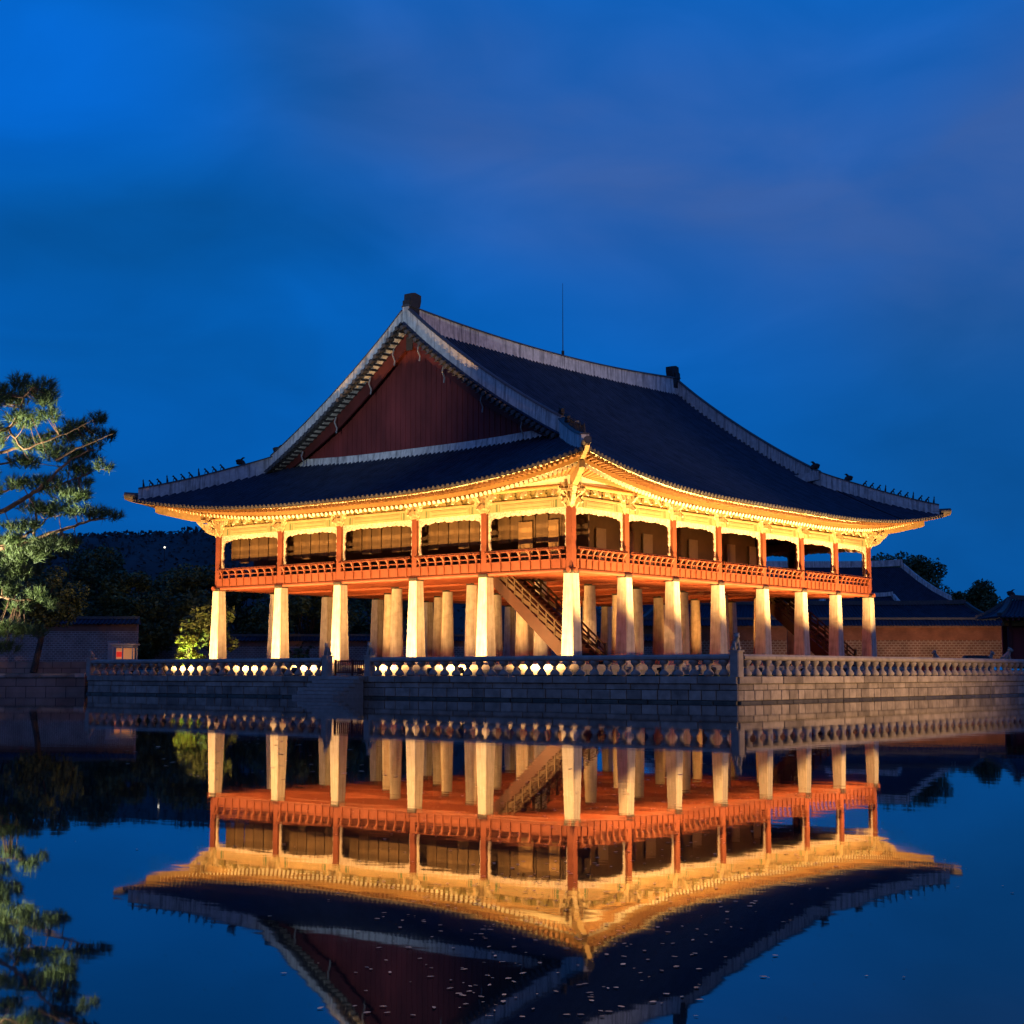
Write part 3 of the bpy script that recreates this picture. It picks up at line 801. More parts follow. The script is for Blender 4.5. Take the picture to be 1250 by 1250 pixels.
def eaves(sd):
    L_, G, P = SIDES[sd]
    n = int(round((L_ + 6.6) / .36)); rd = MB(); fl = MB(); so = MB(); bd = MB(); rd.mark = []
    C0 = 5.2
    def start(e):          # the rafters fan out towards the corners
        m_ = min(e, L_ - e)
        if m_ >= C0: return e
        v = C0 - (C0 - m_) * (C0 - .15) / (C0 + 2.9)
        return v if e < L_/2 else L_ - v
    def zin(s): return 11.46 + .22 * q_lift(min(s, L_ - s) + 3.9)
    def pt(e, o, z): # point on the rafter line that ends at e, at overhang o (negative o runs inside)
        s_ = start(e); oo = 3.2
        k = (o) / oo
        return P(s_ + (e - s_) * k, o * (1 if True else 1), z)
    ov = lambda e: o_eave(e, L_)
    for i in range(n + 1):
        e = -3.2 + i * (L_ + 6.4) / n
        E = e_z(e, L_); k = ov(e) - 3.4; s_ = start(e)
        zo = E - .56
        a = pt(e, -.25 + .2, zin(s_)); b = pt(e, 2.15 + k * .6, zo)
        rd.tube([a, b], [.105, .10], 8)
        a_, b_ = np.array(a), np.array(b); u_ = (b_ - a_) / np.linalg.norm(b_ - a_); k0 = len(rd.f); rd.tube([b_ - u_ * .004, b_ + u_ * .02], .112, 8); rd.mark.append((k0, len(rd.f)))
        c = pt(e, 1.75 + k * .6, E - .11 - .0); d = pt(e, 3.22 + k * .9, E - .24)
        fl.beam(c, d, .15, .15)
    # boards: soffit above the round rafters, boards under the tiles
    m = 2 * n; rows = []
    for i in range(m + 1):
        e = -3.35 + i * (L_ + 6.7) / m
        E = e_z(e, L_); k = ov(e) - 3.4; s_ = start(e)
        rows.append([pt(e, -.2, zin(s_) + .13), pt(e, 2.20 + k * .6, E - .44), pt(e, 2.20 + k * .6, E - .20), pt(e, 2.1 + k * .6, E - .02), pt(e, 3.30 + k, E - .135),
                     pt(e, 3.34 + k, E - .15), pt(e, 3.34 + k, E - .02), pt(e, 3.20 + k, E - .01)])
    def strip(mb, ks):
        o = len(mb.v)
        for r in rows: mb.v.extend([r[k] for k in ks])
        w = len(ks)
        for i in range(m):
            for j in range(w - 1): mb.f.append((o+i*w+j, o+(i+1)*w+j, o+(i+1)*w+j+1, o+i*w+j+1))
    for i, r in enumerate(rows):
        e = -3.35 + i * (L_ + 6.7) / m; f = .30; q = [r[0][k] * (1 - f) + r[1][k] * f for k in range(3)]; r.append(tuple(q)); r.append((q[0], q[1], 11.0))
    strip(so, [9, 8]); strip(so, [0, 1]); strip(so, [3, 4])
    strip(bd, [1, 2, 3]); strip(bd, [4, 5, 6, 7])
    obj('round_rafters', rd, M_RAFTER, PV, smooth=True, m2=M_RAFEND); obj('flying_rafters', fl, M_RAFTER2, PV)
    obj('soffit', so, M_SOFFIT, PV); obj('eave_board', bd, M_EAVEBOARD, PV)
for sd in 'WSEN': eaves(sd)

CORNERS = {'SW': (0, 0, -1, -1), 'NW': (0, BY, -1, 1), 'SE': (BX, 0, 1, -1), 'NE': (BX, BY, 1, 1)}
def corner_beams():
    for c, (x, y, a, b) in CORNERS.items():
        mb = MB()
        D = lambda o, z: (x + a * o, y + b * o, z)
        def bar(line, w):
            pr = []
            n = np.array([-b * a * a, a * 1.0, 0]); n = np.array([b, -a, 0]) / math.sqrt(2)
            v = []
            for o, zb, zt in line:
                for sgn, z in ((-1, zb), (1, zb), (1, zt), (-1, zt)): v.append(np.array(D(o, z)) + n * sgn * w / 2)
            f = [(0, 1, 2, 3), tuple(4 * (len(line) - 1) + k for k in (3, 2, 1, 0))]
            for i in range(len(line) - 1):
                for k in range(4): f.append((4*i+k, 4*i+4+k, 4*i+4+(k+1) % 4, 4*i+(k+1) % 4))
            mb.add(v, f)
        bar([(-.6, 10.72, 11.4), (.1, 10.74, 11.5), (1.5, 11.02, 11.7), (2.8, 11.42, 11.86), (2.95, 11.52, 11.88)], .28)
        bar([(1.0, 11.3, 11.9), (2.6, 11.87, 12.18), (3.6, 12.03, 12.30), (4.1, 12.20, 12.40), (4.34, 12.34, 12.44)], .22)
        obj('corner_beam', mb, M_CORNER, PV)
        t = MB(); t.tube([D(3.2, 12.52), D(3.9, 12.56), D(4.36, 12.62)], [.22, .22, .20], 10)
        obj('corner_cap', t, M_TILE_D, PV, smooth=True)
corner_beams()
def corner_brackets():
    for c, (x, y, a, b) in CORNERS.items():
        h = math.sqrt(.5); P = lambda s, o, z: (x + a * o * h + b * s * h, y + b * o * h - a * s * h, z)
        mb = MB()
        for zz, l, tip in ((10.02, 1.05, .34), (10.36, 1.45, .42)):
            sprism(mb, P, [(.1, zz), (.1, zz + .36), (l * .5, zz + .38), (l * .75, zz + .44), (l, zz + .36 + tip * .6), (l + .10, zz + .28 + tip * .6), (l * .88, zz + .22), (l * .6, zz + .08), (l * .3, zz)], 0, .20)
        sbox(mb, P, -.62, .62, .62, .78, 10.72, 10.86)
        sbox(mb, P, -.30, .30, 1.0, 1.22, 10.86, 11.02)
        obj('bracket', mb, M_BRACKET, PV)
corner_brackets()

def ridge_wall(name, pts, h, w, cap=.13, mat_=M_PLASTER, at=None, endtiles=True):
    """plastered ridge following pts (its foot), h tall (number or list), w thick, capped with a dark tile course"""
    mb = MB(); cp = MB(); n = len(pts); hs = h if hasattr(h, '__len__') else [h] * n
    def sweep(m, prof_f):
        o = len(m.v); k0 = None
        for i, p in enumerate(pts):
            p = np.array(p, float); t = np.array(pts[min(i+1, n-1)], float) - np.array(pts[max(i-1, 0)], float); t[2] = 0; t /= np.linalg.norm(t)
            s = np.array([t[1], -t[0], 0]); pr = prof_f(i); k0 = len(pr)
            for a, z in pr: m.v.append(tuple(p + s * a + np.array([0, 0, z])))
        for i in range(n - 1):
            for k in range(k0): m.f.append((o+i*k0+k, o+(i+1)*k0+k, o+(i+1)*k0+(k+1) % k0, o+i*k0+(k+1) % k0))
        m.f.append(tuple(o+k for k in range(k0))); m.f.append(tuple(o+(n-1)*k0+k for k in range(k0-1, -1, -1)))
    sweep(mb, lambda i: [(-w/2, -.25), (w/2, -.25), (w/2*.86, hs[i]), (-w/2*.86, hs[i])])
    sweep(cp, lambda i: [(-w*.58, hs[i]), (w*.58, hs[i]), (w*.5, hs[i] + cap*.6), (w*.2, hs[i] + cap), (-w*.2, hs[i] + cap), (-w*.5, hs[i] + cap*.6)])
    r = obj(name, mb, mat_, PV)
    obj('ridge_cap', cp, M_TILE_D, r)
    return r

def beast_head(mb, c, f, s):
    f = np.array(f, float); f /= np.linalg.norm(f); r = np.array([-f[1], f[0], 0]); u = np.array([0, 0, 1.]); c = np.array(c, float)
    P = lambda a, b, h: c + (f*a + r*b + u*h) * s
    mb.tube([P(-.35, 0, .05), P(-.2, 0, .28), P(.02, 0, .42), P(.28, 0, .45), P(.48, 0, .40)], [.24*s, .27*s, .25*s, .19*s, .13*s], 8)
    mb.tube([P(.02, 0, .22), P(.25, 0, .18), P(.42, 0, .2)], [.2*s, .14*s, .08*s], 8)
    for b in (-1, 1):
        mb.tube([P(-.08, b*.14, .58), P(-.28, b*.2, .78), P(-.45, b*.2, .80)], [.09*s, .06*s, .02*s], 6); mb.ball(P(.12, b*.17, .55), .08*s)
def figurine(mb, c, f, s, kind):
    f = np.array(f, float); f /= np.linalg.norm(f); r = np.array([-f[1], f[0], 0]); u = np.array([0, 0, 1.]); c = np.array(c, float)
    P = lambda a, b, h: c + (f*a + r*b + u*h) * s
    if kind == 0:    # upright sitter
        mb.tube([P(-.05, 0, 0), P(-.04, 0, .3), P(.0, 0, .62), P(.02, 0, .82)], [.17*s, .16*s, .12*s, .07*s], 8)
        mb.ball(P(.04, 0, .92), .12*s); mb.tube([P(.04, 0, 1.0), P(.02, 0, 1.22)], [.08*s, .02*s], 6)
    else:            # crouching beast that leans forward
        mb.tube([P(-.34, 0, .04), P(-.22, 0, .22), P(.02, 0, .46), P(.18, 0, .66)], [.10*s, .15*s, .13*s, .10*s], 8)
        mb.ball(P(.26, 0, .76), .13*s); mb.ball(P(.38, 0, .72), .07*s)
        for b in (-1, 1):
            mb.tube([P(.10, b*.09, .50), P(.24, b*.10, .25), P(.26, b*.10, 0)], [.06*s, .045*s, .05*s], 6); mb.ball(P(-.18, b*.13, .10), .11*s)
    return mb

def ridges():
    # main ridge
    pts = [(x, 14.25, roof_z(x, 14.25, BX) - .12) for x in np.linspace(2.2, BX - 2.2, 33)]
    tops = [22.92 + .58 * ((x - 17.2) / 14.6) ** 2 for x, _, _ in pts]
    mr = ridge_wall('main_ridge', pts, [t - p[2] - .14 for t, p in zip(tops, pts)], .62, .16)
    for e in (-1, 1):
        x = 17.2 + e * 14.55; z = 23.02
        mb = MB()
        P = lambda a, h: (x - e * a, 14.25, z + h)
        prof_ = [(-.42, -.95), (.46, -.95), (.50, .40), (.56, .50), (.64, .85), (.64, 1.20), (.1, 1.30), (-.26, 1.22), (-.28, .85), (-.40, .78), (-.40, .3)]
        mb.prism(prof_, (x, 14.25, z), (-e, 0, 0), (0, 0, 1), .58)
        mb.box(x - .33, 14.25 - .36, z + .35, x + .33, 14.25 + .36, z + .74)
        obj('ridge_end_ornament', mb, M_FIGURE, PV)
    # lightning rod
    rod = MB(); rod.tube([(17.95, 14.25, 22.95), (17.95, 14.25, 28.0)], [.035, .014], 6); rod.tube([(17.95, 14.25, 22.98), (17.95, 14.25, 23.25)], .10, 8)
    obj('lightning_rod', rod, M_METAL, PV)
    # the four barge ridges and hip ridges
    for c, (x, y, a, b) in CORNERS.items():
        X = lambda d: x - a * d; Y = lambda d: y - b * d
        bx = 2.35
        ds = np.linspace(2.3, 13.95, 26)
        pts = [(X(bx), Y(d), roof_z(bx, d, BX)) for d in ds]
        hs = [1.0 + .06 * ((d - 2) / 12) for d in ds]
        ridge_wall('barge_ridge', pts, hs, .46, .12)
        # hip ridge
        ds = np.linspace(2.7, -3.72, 18)
        pts = [(X(d), Y(d), roof_z(d, d, BX) + .02) for d in ds]
        hs = [.92 - .30 * k / 17 for k in range(18)]
        hr = ridge_wall('hip_ridge', pts, hs, .46, .10)
        out = (a, b, 0)
        def top(d):
            k = (2.7 - d) / 6.42 * 17
            return (X(d), Y(d), roof_z(d, d, BX) + .02 + np.interp(k, range(18), hs) + .09)
        for i in range(11):
            d = -3.52 + i * .355
            mb = MB(); figurine(mb, top(d), out, .43, 0 if i in (0, 3, 7) else 1); obj('roof_figurine', mb, M_FIGURE, hr, smooth=True)
        mb = MB(); beast_head(mb, top(.85), out, .62); obj('dragon_head', mb, M_FIGURE, hr, smooth=True)
        mb = MB(); t = top(2.55); beast_head(mb, (t[0], t[1], t[2] + .05), out, .68); obj('dragon_head', mb, M_FIGURE, PV, smooth=True)
ridges()

def gables():
    for e in (-1, 1):
        X = lambda v: v if e < 0 else BX - v
        mb = MB()
        # vertical boards with cover battens
        y = .9
        while y < BY - .9:
            w = .42; yc = y + w / 2; m_ = min(yc, BY - yc)
            zt = roof_z(GX, m_, BX) - .30
            z0 = 14.0
            if zt > z0 + .1:
                mb.box(min(X(GX), X(GX + .1)), y, z0, max(X(GX), X(GX + .1)), y + w - .004, zt)
                mb.box(min(X(GX - .03), X(GX)), y - .035, z0, max(X(GX - .03), X(GX)), y + .035, zt)
            y += w
        obj('gable_wall', mb, M_GABLE, PV)
        # bargeboards
        bb = MB(); up = []
        for sgn in (0, 1):
            ds = np.linspace(2.2, 14.25, 20)
            for d0, d1 in zip(ds[:-1], ds[1:]):
                f = lambda d: (d if sgn == 0 else BY - d)
                zt = lambda d: roof_z(bx_, d, BX) - .22
                bx_ = 2.35; bh = lambda d: .30 + .62 * min(1, (d - 2.2) / 6)
                v = []
                for xx in (X(2.62), X(2.74)):
                    for d, z in ((d0, zt(d0) - bh(d0)), (d1, zt(d1) - bh(d1)), (d1, zt(d1)), (d0, zt(d0))): v.append((xx, f(d), z))
                bb.add(v, [(0,1,2,3),(7,6,5,4),(0,4,5,1),(3,2,6,7)])
        obj('bargeboard', bb, M_GABLE2, PV)
        ir = MB()
        for d in (5.2, 8.2, 11.2, 13.2):
            for sgn in (0, 1):
                yy = d if sgn == 0 else BY - d; zz = roof_z(2.35, d, BX) - .55
                pts = [(X(2.30), yy, zz), (X(2.18), yy, zz - .35), (X(2.40), yy, zz - .7), (X(2.34), yy, zz - 1.0)]
                for p, q in zip(pts[:-1], pts[1:]): ir.beam(p, q, .07, .05, (0, 1, 0))
        obj('iron_straps', ir, M_IRON, PV)
        pl = MB(); pl.box(min(X(2.56), X(2.6)), BY/2 - .26, 20.75, max(X(2.56), X(2.6)), BY/2 + .26, 21.6); obj('gable_plate', pl, M_FIGURE, PV)
        # rake tiles: short rows that point outwards below the barge ridge
        rk = MB(); under = MB()
        for sgn in (0, 1):
            d = 2.5
            while d < 14.1:
                yy = d if sgn == 0 else BY - d; z = roof_z(2.35, d, BX)
                rk.tube([(X(2.6), yy, z + .02), (X(1.62), yy, z - .16)], .13, 8)
                rk.beam((X(2.6), yy + .18, z - .10), (X(1.70), yy + .18, z - .28), .22, .05)
                under.beam((X(3.0), yy, z - .24), (X(1.85), yy, z - .32), .12, .12)
                d += .36
        obj('rake_tiles', rk, M_TILE_D, PV, smooth=True); obj('rake_lath', under, M_FIGURE, PV)
        # plaster strip at the foot of the gable
        ds = np.linspace(1.9, BY - 1.9, 40)
        st = MB(); v = []
        for d in ds:
            z = roof_z(d, GX, BY, False)
            for xx, zz in ((X(GX - .32), z - .2), (X(GX - .24), z + .34), (X(GX + .05), z + .40), (X(GX + .05), z - .2)): v.append((xx, d, zz))
        st.v = v
        for i in range(39):
            for k in range(4): st.f.append((4*i+k, 4*i+4+k, 4*i+4+(k+1) % 4, 4*i+(k+1) % 4))
        obj('gable_foot_strip', st, M_PLASTER, PV)
gables()

def staircase(xc, label):
    w = 1.15
    t = MB()
    y0, z0, y1, z1 = .45, FL + .02, 6.5, 6.62
    n = 22
    tr = MB()
    for i in range(n):
        y = y0 + (y1 - y0) * (i + .3) / n; z = z0 + (z1 - z0) * (i + 1) / n
        tr.box(xc - w + .08, y, z - .05, xc + w - .08, y + .44, z)
        tr.box(xc - w + .08, y + .36, z - .05, xc + w - .08, y + .39, z + .17)
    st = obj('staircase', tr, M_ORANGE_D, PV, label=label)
    for sx in (-1, 1):
        m = MB(); x = xc + sx * w
        m.prism([(y0, z0 - .25), (y0 + .6, z0 - .25), (y1 + .2, z1 - .38), (y1 + .2, z1 + .02), (y1 - .1, z1 + .10), (y0, z0 + .22)], (x, 0, 0), (0, 1, 0), (0, 0, 1), .12)
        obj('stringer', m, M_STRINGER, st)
        h = MB()
        dy, dz = y1 - y0, z1 - z0
        h.tube([(x, y0, z0 + 1.06), (x, y1 - .6, z1 + 1.06 - .6 * dz / dy)], .06, 8)
        h.beam((x, y0, z0 + .74), (x, y1 - .6, z1 + .74 - .6 * dz / dy), .06, .08)
        for k in range(11):
            f = k / 10 * .92; y = y0 + dy * f; z = z0 + dz * f
            h.box(x - .045, y - .045, z + .1, x + .045, y + .045, z + 1.04)
            if k < 10:
                f2 = f + .046; y = y0 + dy * f2; z = z0 + dz * f2
                h.prism([(y - .26, z + .30 - .16), (y + .26, z + .30 + .16), (y + .26, z + .56 + .16), (y - .26, z + .56 - .16)], (x, 0, 0), (0, 1, 0), (0, 0, 1), .035)
        h.frustum(x, y0 - .05, z0 - .05, z0 + 1.2, .075, .075, .1)
        obj('handrail', h, M_DARKWOOD, st)
staircase(2.45, 'nearer red staircase behind the corner pillar')
staircase(31.9, 'farther red staircase near the right end')

# ------------------------------------------------------------------ floodlights
def floodlight(label, pos, target, watts, cone, col=(1.0, .60, .25), blend=.5, size=.35, group=None, lens=True, big=1.0, mast=0.0):
    foot = np.array(pos, float); pos = foot + (0, 0, mast); d = np.array(target, float) - pos; d /= np.linalg.norm(d)
    t = root('floodlight', label, 'floodlight', pos, group)
    if mast:
        m_ = MB(); m_.tube([foot - (0, 0, .3), pos], [.14, .08], 10); obj('mast', m_, M_METAL, t, at=foot)
    s = np.cross(d, (0, 0, 1)); s /= np.linalg.norm(s); u = np.cross(s, d); k = big
    c = pos + np.array([0, 0, .26 * k])
    b = MB(); b.box(pos[0] - .16*k, pos[1] - .16*k, pos[2], pos[0] + .16*k, pos[1] + .16*k, pos[2] + .04)
    for e in (-1, 1):
        q = pos + s * .19 * k * e
        b.beam(q + (0, 0, .02), c + s * .19 * k * e, .03*k, .05*k, s)
    obj('bracket', b, M_METAL, t, at=pos)
    h = MB(); F = lambda a, x, y: c + d * a * k + s * x * k + u * y * k
    ring = lambda a, w, hh: [F(a, x * w, y * hh) for x, y in ((-1, -1), (1, -1), (1, 1), (-1, 1))]
    h.add(ring(-.16, .09, .08) + ring(0, .16, .13) + ring(.10, .17, .14), [(3, 2, 1, 0)] + [(4*j + i, 4*j + (i+1) % 4, 4*j + 4 + (i+1) % 4, 4*j + 4 + i) for j in range(2) for i in range(4)])
    obj('housing', h, M_METAL, t, at=c)
    g = MB(); g.add(ring(.085, .155, .125), [(0, 1, 2, 3)]); obj('lens', g, M_GLOW, t, at=c)
    ld = bpy.data.lights.new('lamp', 'SPOT'); ld.energy = watts; ld.color = col; ld.spot_size = R(cone); ld.spot_blend = blend; ld.shadow_soft_size = .12
    lo = bpy.data.objects.new('lamp', ld); COL.objects.link(lo); lo.parent = t
    lo.location = tuple(c + d * .16 * k - pos); lo.rotation_euler = Vector(tuple(d)).to_track_quat('-Z', 'Y').to_euler()
    return t
ORD = ['first', 'second', 'third', 'fourth', 'fifth', 'sixth', 'seventh', 'eighth']
# row along the balustrade on the gable side, low beams over the terrace
LAMP = (1.0, .52, .155)
for i, y in enumerate([-.3, 5.6, 10.9, 17.1, 22.3, 28.3]):
    floodlight(f'floodlight close behind the gable side balustrade, {ORD[i]} from the near corner pillar', (-10.6, y - 1.2, TZ), (0, y + .1, 9.2), 19000, 52, col=LAMP, blend=.9, group='floodlights behind the gable side balustrade')
for i, y in enumerate(LY):
    floodlight(f'floodlight close in front of the gable side pillars, {ORD[i]} from the near corner', (-4.1, y + .35, TZ), (-.4, y + .2, 6.4), 8200, 152, col=LAMP, blend=.7, group='floodlights before the gable side pillars')
# row before the long side
for i, x in enumerate([1.8, 6.8, 11.7, 16.9, 22.0, 26.8, 32.0]):
    floodlight(f'floodlight on the lawn before the long side, {ORD[i]} from the near corner', (x, -4.4, TZ + .06), (x, -2.2, 11.0), 27000, 104, col=LAMP, blend=.75, group='floodlights before the long side')
# small uplights among the pillars
for i, (x, y) in enumerate([(7.2, 8.5), (7.2, 19.9), (17.2, 8.5), (17.2, 19.9), (27.2, 8.5), (27.2, 19.9)]):
    floodlight(f'small uplight on the floor among the round pillars, {ORD[i // 2]} pair, {"near" if y < 10 else "far"} one', (x, y, FL), (x + .3, y + .3, 6.5), 2300, 150, col=(1, .41, .085), blend=.8, group='uplights among the round pillars', big=.7)
# tall lamp on the shore to the right that washes the right terrace wall
floodlight('warm floodlight on the right shore facing the terrace corner', V(38.4, 52.0, 1.0), V(17, 69, .9), 40000, 70, col=(1, .54, .22), blend=1.0)

floodlight('cool floodlight on a tall mast on the left island aimed at the gable', V(-23, 38, .9), (2.4, 18.5, 19.5), 40000, 20, col=(.80, .95, 1.0), blend=1.0, mast=10.0)
floodlight('pale floodlight on the right shore aimed at the tiled roof', V(39.5, 58.0, 1.0), (19, 13, 22.0), 24000, 20, col=(1, .86, .92), blend=1.0)

# ------------------------------------------------------------------ trees
def leaf_cloud(mb, c, r, n, size, rnd, squash=.75, hollow=.35):
    c = np.array(c, float)
    for _ in range(n):
        v = np.array([rnd.gauss(0, 1) for _ in range(3)]); v /= np.linalg.norm(v) + 1e-9
        rr = r * (hollow + (1 - hollow) * rnd.random() ** .5)
        p = c + v * rr * np.array([1, 1, squash])
        a = np.array([rnd.gauss(0, 1) for _ in range(3)]); a[2] *= .5; a /= np.linalg.norm(a); b = np.cross(a, [rnd.gauss(0, 1) for _ in range(3)]); b /= np.linalg.norm(b) + 1e-9
        s = size * rnd.uniform(.6, 1.35)
        mb.add([p - a*s, p + b*s*.55, p + a*s, p - b*s*.55], [(0, 1, 2, 3)])
def broadleaf(label, pos, h, spread, seed, leaf=.32, n=26, dens=150, name='broadleaf_tree', lm=None, trunk_h=.32, group=None, lean=0.0):
    rnd = random.Random(seed); pos = np.array(pos, float)
    t = root(name, label, 'tree', pos, group)
    tr = MB(); top = pos + np.array([lean, lean * .3, h * trunk_h]); r0 = h * .028
    tr.tube([pos - (0, 0, .3), pos * .5 + top * .5 + (rnd.uniform(-.2, .2), 0, 0), top], [r0 * 1.25, r0, r0 * .8], 8)
    cr = MB()
    for k in range(n):
        th = rnd.uniform(0, 6.283); f = rnd.random()
        zz = h * (trunk_h * .85 + (1 - trunk_h * .85) * f)
        env = math.sin(math.pi * min(1, .12 + .80 * f)) ** .7
        rad = spread * env * rnd.uniform(.35, 1.0)
        c = pos + np.array([lean + rad * math.cos(th), rad * math.sin(th), zz - h * .04])
        tr.tube([top - (0, 0, h * .05 * rnd.random()), (top + c) / 2 + (0, 0, -.03 * h), c], [r0 * .45, r0 * .28, r0 * .08], 5)
        leaf_cloud(cr, c, spread * rnd.uniform(.22, .40), dens, leaf, rnd)
    obj('trunk', tr, M_BARK2, t, at=pos, smooth=True)
    obj('crown', cr, lm or M_LEAF, t, at=pos)
    return t

# far-left trees
def px(p, d, py=None): return V(lat(p, d), d, 1.3)
LT = [(-70, 128, 760-640, 5.2), (20, 138, 0, 6.0), (95, 140, 0, 5.6), (160, 134, 0, 4.4), (235, 142, 0, 5.5), (300, 146, 0, 5.5), (372, 140, 0, 5.0), (450, 160, 0, 6.0), (120, 160, 0, 6.5), (210, 160, 0, 5.8)]
LH = [12.0, 12.0, 11.4, 8.4, 9.2, 8.6, 8.2, 8.2, 12.6, 9.9]
LLAB = ['dark bushy tree at the left edge behind the big lit pine', 'dark broad tree behind the leaning trunk on the left bank', 'tallest dark round crowned tree behind the left brick wall', 'dark narrow tree between the brick wall and the pale booth, in shade',
        'dark full tree rising behind the bright green shrub', 'dark tree seen between the two leftmost stone pillars', 'dark tree seen between the second and third stone pillars from the left', 'dark tree seen far behind the middle stone pillars',
        'dark tree crest behind the tallest left tree, against the hill', 'dark tree under the lone hillside lamp, behind the other trees']
for i, (p, d, _, sp) in enumerate(LT):
    broadleaf(LLAB[i], V(lat(p, d), d, 1.4), LH[i], sp * .85, 40 + i, leaf=.19, n=38, dens=330, group='dark trees behind the left wall', trunk_h=.22)
broadleaf('dark tree with a leaning bare trunk on the left bank', V(lat(41, 104), 104, 1.5), 7.0, 2.5, 77, leaf=.13, n=24, dens=240, trunk_h=.52, lean=.9)
# lit shrub beside the left end of the pavilion
sh = broadleaf('bright yellow green shrub lit from below beside the leftmost pillar', V(lat(229, 102.5), 102.5, TZ), 2.5, 1.25, 91, leaf=.13, n=30, dens=70, name='shrub', lm=M_LEAF2, trunk_h=.15)
broadleaf('dim olive tree whose lower leaves catch light left of the leftmost pillar', V(lat(256, 104.5), 104.5, TZ), 4.6, 1.9, 95, leaf=.18, n=22, dens=90, trunk_h=.4)
floodlight('small garden uplight under the bright green shrub', V(lat(224, 100.6), 100.6, TZ), V(lat(231, 102.5), 102.5, 2.2), 4200, 70, col=(.92, .96, .26), blend=.8, big=.5)
# right-hand trees
broadleaf('dark spreading tree behind the great hall roof', V(lat(1102, 290), 290, 1.2), 23.0, 9.6, 51, leaf=.32, n=60, dens=300, trunk_h=.5)
broadleaf('dark lower tree stepping down behind the sloping hall roof', V(lat(1143, 285), 285, 1.2), 16.5, 4.0, 52, leaf=.30, n=26, dens=260, trunk_h=.5)
broadleaf('dark thin tree half hidden behind the right end of the pavilion', V(lat(1074, 295), 295, 1.2), 21.0, 5.4, 53, leaf=.32, n=30, dens=180, trunk_h=.5)
broadleaf('dark feathery tree beside the gatehouse roof on the right', V(lat(1193, 215), 215, 1.2), 12.6, 4.2, 54, leaf=.24, n=64, dens=200, trunk_h=.3)

